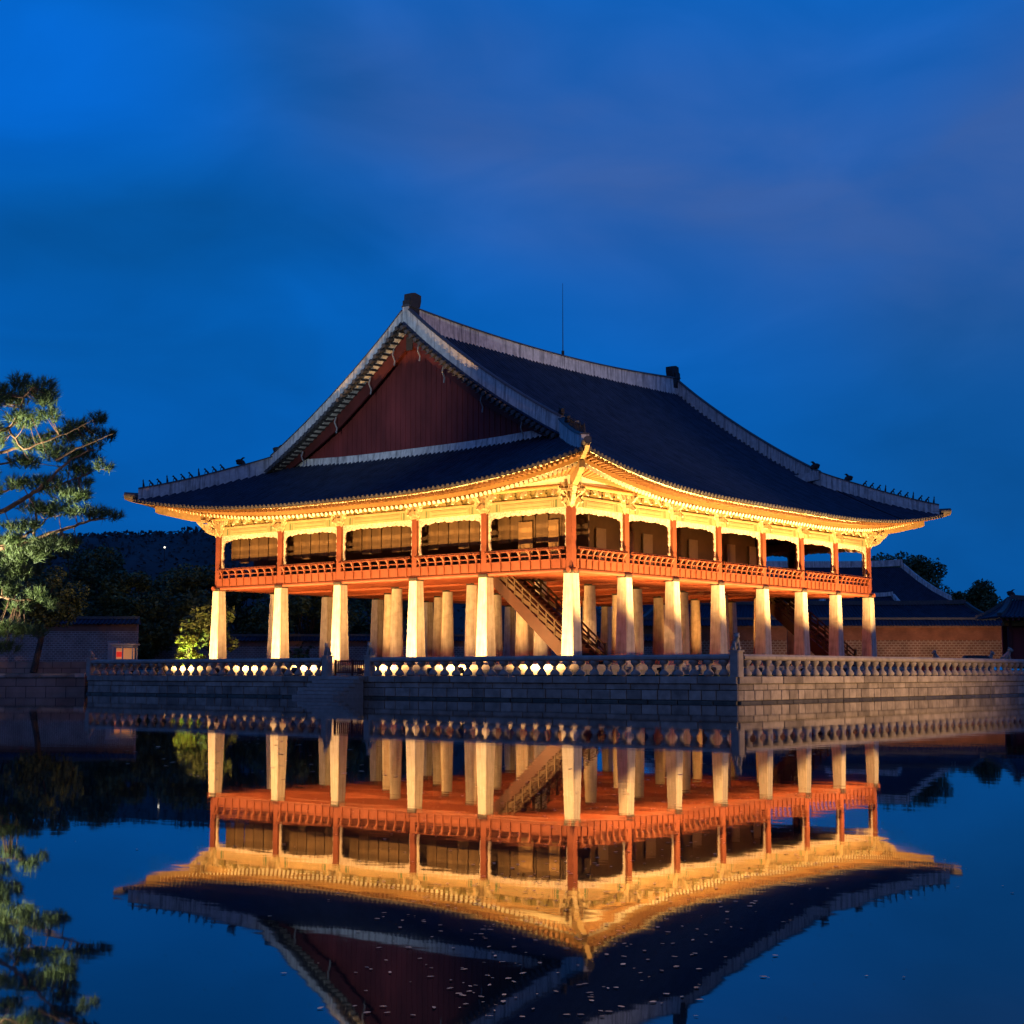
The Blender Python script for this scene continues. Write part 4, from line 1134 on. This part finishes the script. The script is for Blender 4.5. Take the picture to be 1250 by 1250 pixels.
def pine():
    """red pine on the left: branches laid out where they stand, about 33 m from the photographer"""
    rnd = random.Random(4)
    D0 = 33.0
    Q = lambda x, y, d=0.0: V(lat(x, D0 + d), D0 + d, hz(y, D0 + d))
    base = V(-15.2, 34.5, .9)
    t = root('pine_tree', 'tall red barked pine with lit green needle clumps reaching in at the left edge', 'tree', base)
    tr = MB()
    trunk = [base - (0, 0, .4), Q(-215, 780, 1.4), Q(-200, 720, 1.2), Q(-150, 640, .8), Q(-120, 560, .6), Q(-70, 490, .3), Q(-40, 440, 0)]
    tr.tube(trunk, [.40, .34, .30, .26, .20, .12, .05], 10)
    br = [
        ([(-165, 665), (-80, 690), (0, 667), (32, 658), (62, 648), (92, 638), (118, 632)], 0.0, .085),
        ([(-165, 650), (-60, 655), (0, 656), (25, 655), (45, 640), (55, 628)], .5, .06),
        ([(-140, 610), (-60, 640), (0, 622), (26, 606), (42, 595), (58, 578), (80, 558), (100, 548)], -.4, .07),
        ([(36, 655), (38, 640), (38, 620), (28, 604), (20, 592)], .1, .035),
        ([(-120, 560), (-50, 606), (0, 598), (14, 592)], .9, .05),
        ([(-115, 555), (-50, 570), (0, 564), (24, 560)], .8, .045),
        ([(-110, 540), (-40, 560), (0, 548), (22, 538), (26, 534), (42, 528)], .2, .05),
        ([(-75, 500), (-20, 530), (6, 515), (14, 498), (17, 480), (30, 466)], .4, .05),
        ([(0, 520), (20, 545), (50, 535), (80, 522), (105, 510)], -.3, .03),
        ([(42, 595), (70, 588), (95, 578), (112, 570)], -.2, .025),
        ([(60, 560), (85, 545), (110, 535), (130, 527)], -.5, .025),
        ([(-190, 710), (-80, 740), (0, 728), (18, 733), (30, 731)], .2, .06),
        ([(-205, 745), (-90, 775), (-10, 775), (30, 772)], 1.0, .06),
        ([(62, 648), (90, 640), (120, 632), (136, 628)], -.3, .02),
        ([(0, 667), (20, 690), (40, 700)], .3, .025),
    ]
    for pts, dd, r in br:
        P = [Q(x, y, dd) + np.array([0, 0, rnd.uniform(-.02, .02)]) for x, y in pts]
        # smooth with extra wiggle
        S = []
        for i in range(len(P) - 1):
            for k in range(4):
                f = k / 4; S.append(P[i] * (1 - f) + P[i+1] * f + np.array([rnd.uniform(-1, 1) for _ in range(3)]) * .018 * (1 if k else .3))
        S.append(P[-1])
        tr.tube(S, list(np.linspace(r, r * .22, len(S))), 7)
    nodes = [np.array(v) for v in tr.v[70::7]]
    clumps = [(40,470,22,12),(12,462,12,10),(10,482,15,12),(45,484,16,9),(18,508,22,12),(50,503,14,8),(85,518,17,9),(112,508,11,8),(70,530,20,9),(100,526,14,7),(124,529,12,7),(106,540,14,7),
        (32,540,26,10),(66,552,26,10),(98,556,18,8),(118,569,12,5),(22,562,22,9),(86,573,22,9),(52,590,26,10),(94,590,14,6),(14,590,16,9),(78,604,24,9),(34,618,20,8),(96,604,10,5),
        (62,622,26,9),(102,625,24,8),(130,629,15,5),(20,642,24,8),(58,664,26,8),(28,676,26,9),(78,664,18,6),(8,660,16,8),(20,700,20,7),(10,690,14,7),
        (44,728,14,8),(20,742,18,6),(5,720,16,8),(58,738,8,5),(12,770,24,9),(45,772,14,6),(6,792,16,6),(-20,480,25,16),(-30,530,30,20),(-35,590,30,20),(-40,650,30,18),(-35,710,30,15),(-30,770,30,14),(-70,470,35,18),(-90,540,40,20),(-95,620,40,22),(-110,690,40,18)]
    nd = MB(); k0 = 56.0
    for (cx, cy, rx, ry) in clumps:
        dd = rnd.uniform(-.9, .9); n = max(14, int(rx * ry / 2.7))
        for _ in range(n):
            while True:
                a, b, c = rnd.uniform(-1, 1), rnd.uniform(-1, 1), rnd.uniform(-1, 1)
                if a*a + b*b + c*c < 1: break
            p = Q(cx + a * rx, cy + b * ry, dd) + FW * c * rx / k0
            q = min(nodes, key=lambda v: ((v - p) ** 2).sum()) if rnd.random() < .10 else None
            if q is not None and ((q - p) ** 2).sum() < 1.2: tr.tube([q, (q + p) / 2 + (0, 0, -.03), p], [.012, .009, .005], 4)
            ax = np.array([rnd.gauss(0, .5) + .25 * a, rnd.gauss(0, .5), .75]); ax = RT * (a * .7 + rnd.gauss(0, .35)) + FW * rnd.gauss(0, .4) + np.array([0, 0, .55 + rnd.random() * .5]); ax /= np.linalg.norm(ax)
            for _ in range(22):
                v = ax + np.array([rnd.gauss(0, .55) for _ in range(3)]); v /= np.linalg.norm(v)
                L_ = rnd.uniform(.10, .19); w = np.cross(v, [rnd.gauss(0, 1) for _ in range(3)]); w /= np.linalg.norm(w) + 1e-9
                o_ = p + ax * rnd.uniform(-.08, .08)
                nd.add([o_ - w * .0055, o_ + w * .0055, o_ + v * L_], [(0, 1, 2)])
    obj('trunk', tr, M_BARK, t, at=base, smooth=True)
    obj('crown', nd, M_NEEDLE, t, at=base)
    isl = MB(); n = 18
    ring = [V(-19.5 + 5.8 * math.cos(2*math.pi*k/n), 36 + 6 * math.sin(2*math.pi*k/n)) for k in range(n)]
    isl.add([p * (1, 1, 0) + (0, 0, -1.4) for p in ring] + [p * (1, 1, 0) + (0, 0, .75) for p in ring] + [V(-19.5, 36, 1.1)],
            [(i, (i+1) % n, n + (i+1) % n, n + i) for i in range(n)] + [(n + i, n + (i+1) % n, 2*n) for i in range(n)])
    tag(obj('island', isl, M_GRASS), kind='structure')
    floodlight('cool white floodlight on the left island pointing up into the pine', V(-15.0, 30.6, .95), Q(10, 610, .5), 17000, 66, col=(1.0, 1.0, .66), blend=.8)
pine()

# ------------------------------------------------------------------ left bank, wall, booth
def local_wall(name, label, cat, c, rz, build, group=None):
    """a thing whose parts are written in its own x (along) / y (depth) / z frame"""
    o = root(name, label, cat, (0, 0, 0), group)
    build(o)
    o.location = tuple(map(float, c)); o.rotation_euler = (0, 0, rz)
    return o
FACE = YAW - R(90)                                    # along = to the right as seen from the pond
M_BANK = brick_mat('embankment_blocks', (.23, .17, .145), (.30, .225, .19), (.035, .03, .028), 1.25, .52, .02)
M_WALLB = brick_mat('wall_brick_grey', (.29, .20, .18), (.22, .155, .14), (.42, .36, .35), .34, .17, .030)
M_WALLT = mat('wall_top_band', (.22, .11, .085), .85, .2, 3)
M_RBRICK = brick_mat('wall_brick_orange', (.30, .10, .045), (.24, .08, .035), (.26, .13, .075), .26, .085, .012)
M_RPATT = brick_mat('wall_brick_pattern', (.20, .085, .045), (.17, .07, .04), (.31, .21, .14), .42, .24, .055)
def embank(o):
    m = MB(); m.box(-75, 0, -1.2, 4.4, .8, 1.12); obj('retaining_wall', m, M_BANK, o)
    m = MB()
    rnd = random.Random(2); x = -75
    while x < 4.4:
        e = min(x + rnd.uniform(1.2, 2.2), 4.4); m.box(x + .01, -.07, .92, e - .01, .75, 1.17); x = e
    obj('capstones', m, M_TERRACE, o)
    m = MB(); m.box(-75, 8.0, 1.0, 4.4, 8.5, 1.95); obj('upper_kerb', m, M_BANK, o)
local_wall('stone_embankment', 'long low stone embankment along the far left shore under the trees', 'embankment', V(lat(103, 96) - 4.4, 96.2, 0), FACE, embank)
g = MB(); g.add([V(-120, 97, 1.13), V(-26, 97, 1.13), V(-26, 104.4, 1.2), V(-120, 104.4, 1.2)], [(0, 1, 2, 3)])
g.add([V(-120, 104.8, 1.9), V(-22, 104.8, 1.9), V(-22, 135, 1.95), V(-120, 135, 1.95)], [(0, 1, 2, 3)])
tag(obj('grass_bank', g, M_GRASS), kind='structure')

def tiled_coping(o, x0, x1, z, half, h, step=.34, m=M_TILE):
    """small gabled roof along a wall, with rounded cover tiles on both slopes"""
    mb = MB(); mb.add([(x0, -half, z), (x1, -half, z), (x1, 0, z + h), (x0, 0, z + h), (x0, half, z), (x1, half, z)], [(0, 1, 2, 3), (3, 2, 5, 4), (0, 3, 4), (1, 5, 2), (0, 4, 5, 1)])
    x = x0 + step / 2
    while x < x1:
        for s in (-1, 1): mb.tube([(x, s * (half + .03), z + .03), (x, 0, z + h + .03)], .085, 6)
        x += step
    obj('coping_tiles', mb, m, o)
    r = MB(); r.box(x0, -.14, z + h, x1, .14, z + h + .22); obj('ridge', r, M_TILE_D, o)
def left_wall(o):
    m = MB(); m.box(-62, -.3, 0, 0, .3, 2.4); obj('brick_face', m, M_WALLB, o)
    m = MB(); m.box(-62, -.33, 2.4, 0, .33, 2.95); obj('top_band', m, M_WALLT, o)
    tiled_coping(o, -62, .1, 2.95, .65, .42)
local_wall('brick_wall', 'grey brick wall with tiled coping behind the left trees', 'wall', V(lat(167, 122), 122, 2.1), FACE, left_wall)
def left_wall2(o):
    m = MB(); m.box(0, -.3, 0, 49, .3, 2.0); obj('brick_face', m, M_WALLB, o)
    m = MB(); m.box(0, -.33, 2.0, 49, .33, 2.45); obj('top_band', m, M_WALLT, o)
    tiled_coping(o, 0, 49, 2.45, .65, .42)
local_wall('brick_wall', 'long dim wall seen low between the stone pillars of the pavilion', 'wall', V(lat(172, 138), 138, 1.6), FACE, left_wall2)

def booth(o):
    mb = MB(); w, d, h = 1.45, 1.3, 1.75
    mb.box(-w/2, -d/2, 0, w/2, d/2, .75); mb.box(-w/2, -d/2, h - .16, w/2, d/2, h)
    for x in (-w/2, -.04, w/2 - .08):
        mb.box(x, -d/2, .75, x + .08, -d/2 + .08, h - .16); mb.box(x, d/2 - .08, .75, x + .08, d/2, h - .16)
    obj('frame', mb, mat('booth_paint', (.55, .50, .45), .6, .1), o, at=(0, 0, 0))
    r = MB(); r.box(-w/2 - .12, -d/2 - .12, h + .002, w/2 + .12, d/2 + .12, h + .10); obj('roof', r, mat('booth_roof', (.5, .45, .4), .6, .1), o, at=(0, 0, h))
    g_ = MB(); g_.box(-w/2 + .1, .1, .80, w/2 - .1, .16, h - .2); obj('lit_interior', g_, emit('booth_light', (1.0, .42, .16), .30), o, at=(0, 0, .8))
    rd = MB(); rd.box(-w/2 + .14, .02, .95, -.16, .08, h - .45); obj('red_box', rd, emit('booth_red_light', (1.0, .04, .02), .5), o, at=(0, 0, .9))
local_wall('guard_booth', 'small pale booth with a warm lit window beyond the left balustrade', 'booth', V(lat(152, 106), 106, 1.35), FACE, booth)
cb = MB(); p = V(lat(134, 106), 106, 1.9)
def cab(o):
    m = MB(); m.box(-.36, -.3, 0, .36, .3, 1.40); m.box(-.40, -.34, 1.402, .40, .34, 1.47); obj('body', m, mat('cabinet_paint', (.35, .36, .40), .5, .1), o, at=(0, 0, 0))
    m = MB(); m.box(-.30, -.33, .12, .30, -.303, 1.3); obj('door', m, mat('cabinet_paint', (.35, .36, .40)), o, at=(0, 0, 0))
local_wall('utility_cabinet', 'small grey cabinet standing left of the lit booth', 'cabinet', V(lat(143, 107.5), 107.5, 1.95) - RT * .25, FACE, cab)
hl = root('hillside_lamp', 'lone bright lamp shining on the dark hill at the left', 'street lamp', V(lat(197.5, 655), 655, hz(682, 655)))
pl_ = MB(); c = WORLD_AT[hl.name]; pl_.tube([c - (0, 0, 3), c + (0, 0, 4.6)], [.22, .15], 8); obj('pole', pl_, M_METAL, hl)
bl = MB(); bl.ball(c + (0, 0, 5.0), .42); obj('globe', bl, emit('hill_lamp_glow', (1.0, .90, .70), 2.2), hl)

# ------------------------------------------------------------------ right-hand palace buildings
def right_wall(o):
    L_ = 38.2
    m = MB(); m.box(-L_, -.3, 0, 0, .3, 2.35); obj('patterned_brick_face', m, M_RPATT, o)
    m = MB(); m.box(-L_, -.32, 2.35, 0, .32, 3.55); obj('plain_brick_band', m, M_RBRICK, o)
    m = MB(); m.box(-L_, -.38, 3.55, 0, .38, 3.72); obj('cornice', m, M_WALLT, o)
    tiled_coping(o, -L_, .1, 3.72, .85, .62)
local_wall('garden_wall', 'orange brick wall with patterned lower courses behind the right balustrade', 'wall', V(lat(1226, 150), 150, 2.05), FACE, right_wall)

def tiled_slope(mb, A, B, C_, D_, rows, rad=.10, sag=.0, n=6):
    """A,B eave ends, C_,D_ ridge ends (A under D_, B under C_); slope sheet plus cover tile rolls, sagging"""
    A, B, C_, D_ = (np.array(v, float) for v in (A, B, C_, D_)); o = len(mb.v); m = 12
    def pt(u, v):
        e = A * (1-u) + B * u; r = D_ * (1-u) + C_ * u; p = e * (1-v) + r * v
        p = p - np.array([0, 0, sag * 4 * v * (1 - v)]); return p
    for i in range(m + 1):
        for k in range(n + 1): mb.v.append(tuple(pt(i / m, k / n)))
    for i in range(m):
        for k in range(n): mb.f.append((o+i*(n+1)+k, o+(i+1)*(n+1)+k, o+(i+1)*(n+1)+k+1, o+i*(n+1)+k+1))
    for i in range(rows):
        u = (i + .5) / rows
        mb.tube([pt(u, k / n) + np.array([0, 0, .03]) for k in range(n + 1)], rad, 6, True)
def hall(o, w, d, ze, zr, run_w, rows, over=2.0, lift=.0, wall=True, plaster=True, sag=.5, wallmat=None):
    """hipped hall: w x d eaves, eave height ze, ridge height zr, ridge length run_w"""
    e = [(-w/2, -d/2), (w/2, -d/2), (w/2, d/2), (-w/2, d/2)]; rl, rr = (-run_w/2, 0), (run_w/2, 0)
    mb = MB()
    P = lambda q, z: (q[0], q[1], z)
    tiled_slope(mb, P(e[0], ze), P(e[1], ze), P(rr, zr), P(rl, zr), rows, sag=sag)
    tiled_slope(mb, P(e[2], ze), P(e[3], ze), P(rl, zr), P(rr, zr), rows, sag=sag)
    tiled_slope(mb, P(e[1], ze), P(e[2], ze), P(rr, zr), P(rr, zr), max(6, int(rows * d / w)), sag=sag)
    tiled_slope(mb, P(e[3], ze), P(e[0], ze), P(rl, zr), P(rl, zr), max(6, int(rows * d / w)), sag=sag)
    obj('tiled_roof', mb, M_TILE, o, at=(0, 0, ze))
    pm = M_PLASTER if plaster else M_TILE_D
    m = MB(); hh = (zr - ze) * .10 + .25
    n = 16
    for i in range(n):
        x0, x1 = -run_w/2 + run_w * i / n, -run_w/2 + run_w * (i + 1) / n
        f = lambda x: zr + .35 * hh * (2 * x / run_w) ** 4
        m.beam((x0, 0, f(x0) + hh/2), (x1, 0, f(x1) + hh/2), .5, hh)
    obj('main_ridge', m, pm, o)
    for q, r in zip(e, (rl, rr, rr, rl)):
        m = MB(); pts = []
        for k in range(9):
            v = k / 8 * .94; p = np.array(P(q, ze)) * v + np.array(P(r, zr)) * (1 - v); p[2] -= sag * 4 * v * (1 - v) - .1; pts.append(p)
        for a, b in zip(pts[:-1], pts[1:]): m.beam(a + (0, 0, hh * .3), b + (0, 0, hh * .3), .42, hh * .75)
        obj('hip_ridge', m, pm, o)
    m = MB()
    k = int(w / .5)
    for i in range(k):
        x = -w/2 + (i + .5) * w / k; m.box(x - .09, -d/2 + .05, ze - .28, x + .09, -d/2 + 1.4, ze - .10)
    obj('rafters', m, M_GABLE2, o)
    if wall:
        m = MB(); m.box(-w/2 + over, -d/2 + over, -2, w/2 - over, d/2 - over, ze + .02); obj('wall', m, wallmat or M_GABLE, o)
def corridor(o): hall(o, 38, 8.0, 4.45, 6.35, 33.5, 100, 1.0, plaster=False, sag=.25)
local_wall('corridor_building', 'long low corridor roof just behind the orange brick wall', 'building', V(lat(1218, 163) - 19, 163 + 3, 2.2), FACE + R(1.2), corridor)
def great(o): hall(o, 60, 24, 9.2, 17.0, 37, 110, 3.0, sag=1.7)
local_wall('great_hall', 'large distant hall with a steep dark tiled roof and pale ridges', 'building', V(lat(1106, 250) - 18.5, 250, 1.4), FACE + R(2), great)
def small_hall(o):
    hall(o, 13, 8, 6.6, 9.2, 8.4, 36, 1.2, sag=.5)
local_wall('small_hall', 'small dark hall roof with a pale ridge end beside the right end of the pavilion', 'building', V(lat(1092, 190) - 4.2, 190, 1.4), FACE, small_hall)
def gate(o):
    w = 9.0
    for x in (-w/2, -w/2 + 4.4, w/2):
        m = MB(); m.lathe(x, -1.2, [(.25, 0), (.23, 4.2)], 12); obj('post', m, M_GABLE2, o, smooth=True)
    m = MB(); m.box(-w/2 - .6, -1.40, 3.85, w/2 + .6, -1.0, 4.62); obj('lintel', m, mat('gate_lintel', (.22, .15, .05), .7, .2), o)
    m = MB(); m.box(-w/2 + .2, -.9, .1, w/2 - .2, -.7, 3.7); obj('doors', m, M_GABLE, o)
    m = MB(); m.box(-w/2, .9, 0, w/2, 1.2, 4.2); obj('back_wall', m, M_GABLE, o)
    hall(o, w + 3.4, 7.0, 4.55, 6.2, w - 1.0, 30, 1, wall=False, plaster=False, sag=.25)
    m = MB(); beast_head(m, (-w/2 + .6, 0, 6.6), (-1, 0, 0), .75); obj('ridge_ornament', m, M_FIGURE, o, smooth=True)
local_wall('gatehouse', 'red timber gatehouse with a tiled roof at the right edge', 'gate', V(lat(1229, 140) + 4.5, 140, 1.6), FACE, gate)

for i, (p, yb, d, lab, face) in enumerate(((1143, 804, 118, 'small pale stone beast on its post before the middle of the orange brick wall', 0.3), (1209, 804, 122, 'small pale stone beast just right of the dark roofed stone box', 2.6), (1230, 806, 116, 'largest pale stone beast in front of the red gate post', 2.8))):
    c = V(lat(p, d), d, TZ)
    t = root('stone_beast', lab, 'statue', c, 'stone beasts beyond the right balustrade')
    m = MB(); m.frustum(c[0], c[1], TZ, 1.9, .24, .22, .15); m.frustum(c[0], c[1], 1.9, 1.98, .28, .28, .1); obj('post', m, M_COPING, t)
    m = MB(); animal(m, (c[0], c[1], 1.98), YAW + math.pi + (face - 1.5), .95 if i < 2 else 1.15); obj('beast', m, M_STATUE, t, smooth=True)
def sbx(o):
    m = MB(); m.box(-.75, -.5, 0, .75, .5, 1.15); obj('body', m, M_STATUE, o, at=(0, 0, 0))
    m = MB(); m.add([(-1.05, -.75, 1.15), (1.05, -.75, 1.15), (1.05, .75, 1.15), (-1.05, .75, 1.15), (-.8, -.4, 1.5), (.8, -.4, 1.5), (.8, .4, 1.5), (-.8, .4, 1.5)], [(0,3,2,1),(4,5,6,7),(0,1,5,4),(1,2,6,5),(2,3,7,6),(3,0,4,7)]); obj('lid', m, M_FIGURE, o, at=(0, 0, 1.15))
local_wall('stone_box', 'low stone box with a dark lid before the orange brick wall', 'stone box', V(lat(1191, 120), 120, TZ), FACE, sbx)
# warm garden lamps that wash the orange wall
for i, p in enumerate((1000, 1120, 1195)):
    floodlight(f'garden floodlight hidden below the right balustrade facing the brick wall, {ORD[i]} from the pavilion', V(lat(p, 141), 141, 1.2), V(lat(p + 6, 150), 150, 4.2), 1000, 140, col=(1, .60, .32), blend=.9, group='garden floodlights before the brick wall', big=.7)

floodlight('added unseen warm lamp on a short mast behind the camera, brightening the floating leaves', V(4.5, -3.5, .4), V(1, 9, 0), 3000, 90, col=(1, .68, .40), blend=1.0, mast=3.2, big=.7)  # added lamp out of view, only there to light the floating leaves

# ------------------------------------------------------------------ floating leaves
def leaves():
    rnd = random.Random(12); mb = MB()
    def leaf(l, d, s):
        s *= .72; c = V(l, d, .004); a = rnd.uniform(0, 6.28); u = np.array([math.cos(a), math.sin(a), 0]); v = np.array([-u[1], u[0], 0])
        t = rnd.uniform(-.10, .10); k = rnd.uniform(.35, .7)
        pts = [(-1, 0), (-.4, -k), (.4, -k * .9), (1, 0), (.45, k), (-.5, k * .8)]
        mb.add([c + u * s * x + v * s * y + np.array([0, 0, max(0, s * (x * t + .1 * abs(y)))]) for x, y in pts], [tuple(range(6))])
    for _ in range(330):
        d = rnd.uniform(5.4, 9.2); leaf(lat(rnd.gauss(670, 130), d), d, rnd.uniform(.008, .024))
    for _ in range(380):
        d = rnd.uniform(8, 17); leaf(lat(rnd.gauss(760, 150), d), d, rnd.uniform(.012, .03))
    for _ in range(40):
        d = rnd.uniform(7, 14); leaf(lat(rnd.uniform(0, 1250), d), d, rnd.uniform(.008, .02))
    for _ in range(330):
        d = rnd.uniform(17, 50); leaf(lat(rnd.choice([rnd.uniform(120, 500), rnd.uniform(150, 420), rnd.uniform(600, 1000)]), d), d, rnd.uniform(.03, .09))
    tag(obj('floating_leaves', mb, mat('fallen_leaves', (.55, .38, .24), .8, .3, 20, island=.4)), 'scattered pale fallen leaves floating on the dark pond', 'leaves', kind='stuff')
leaves()
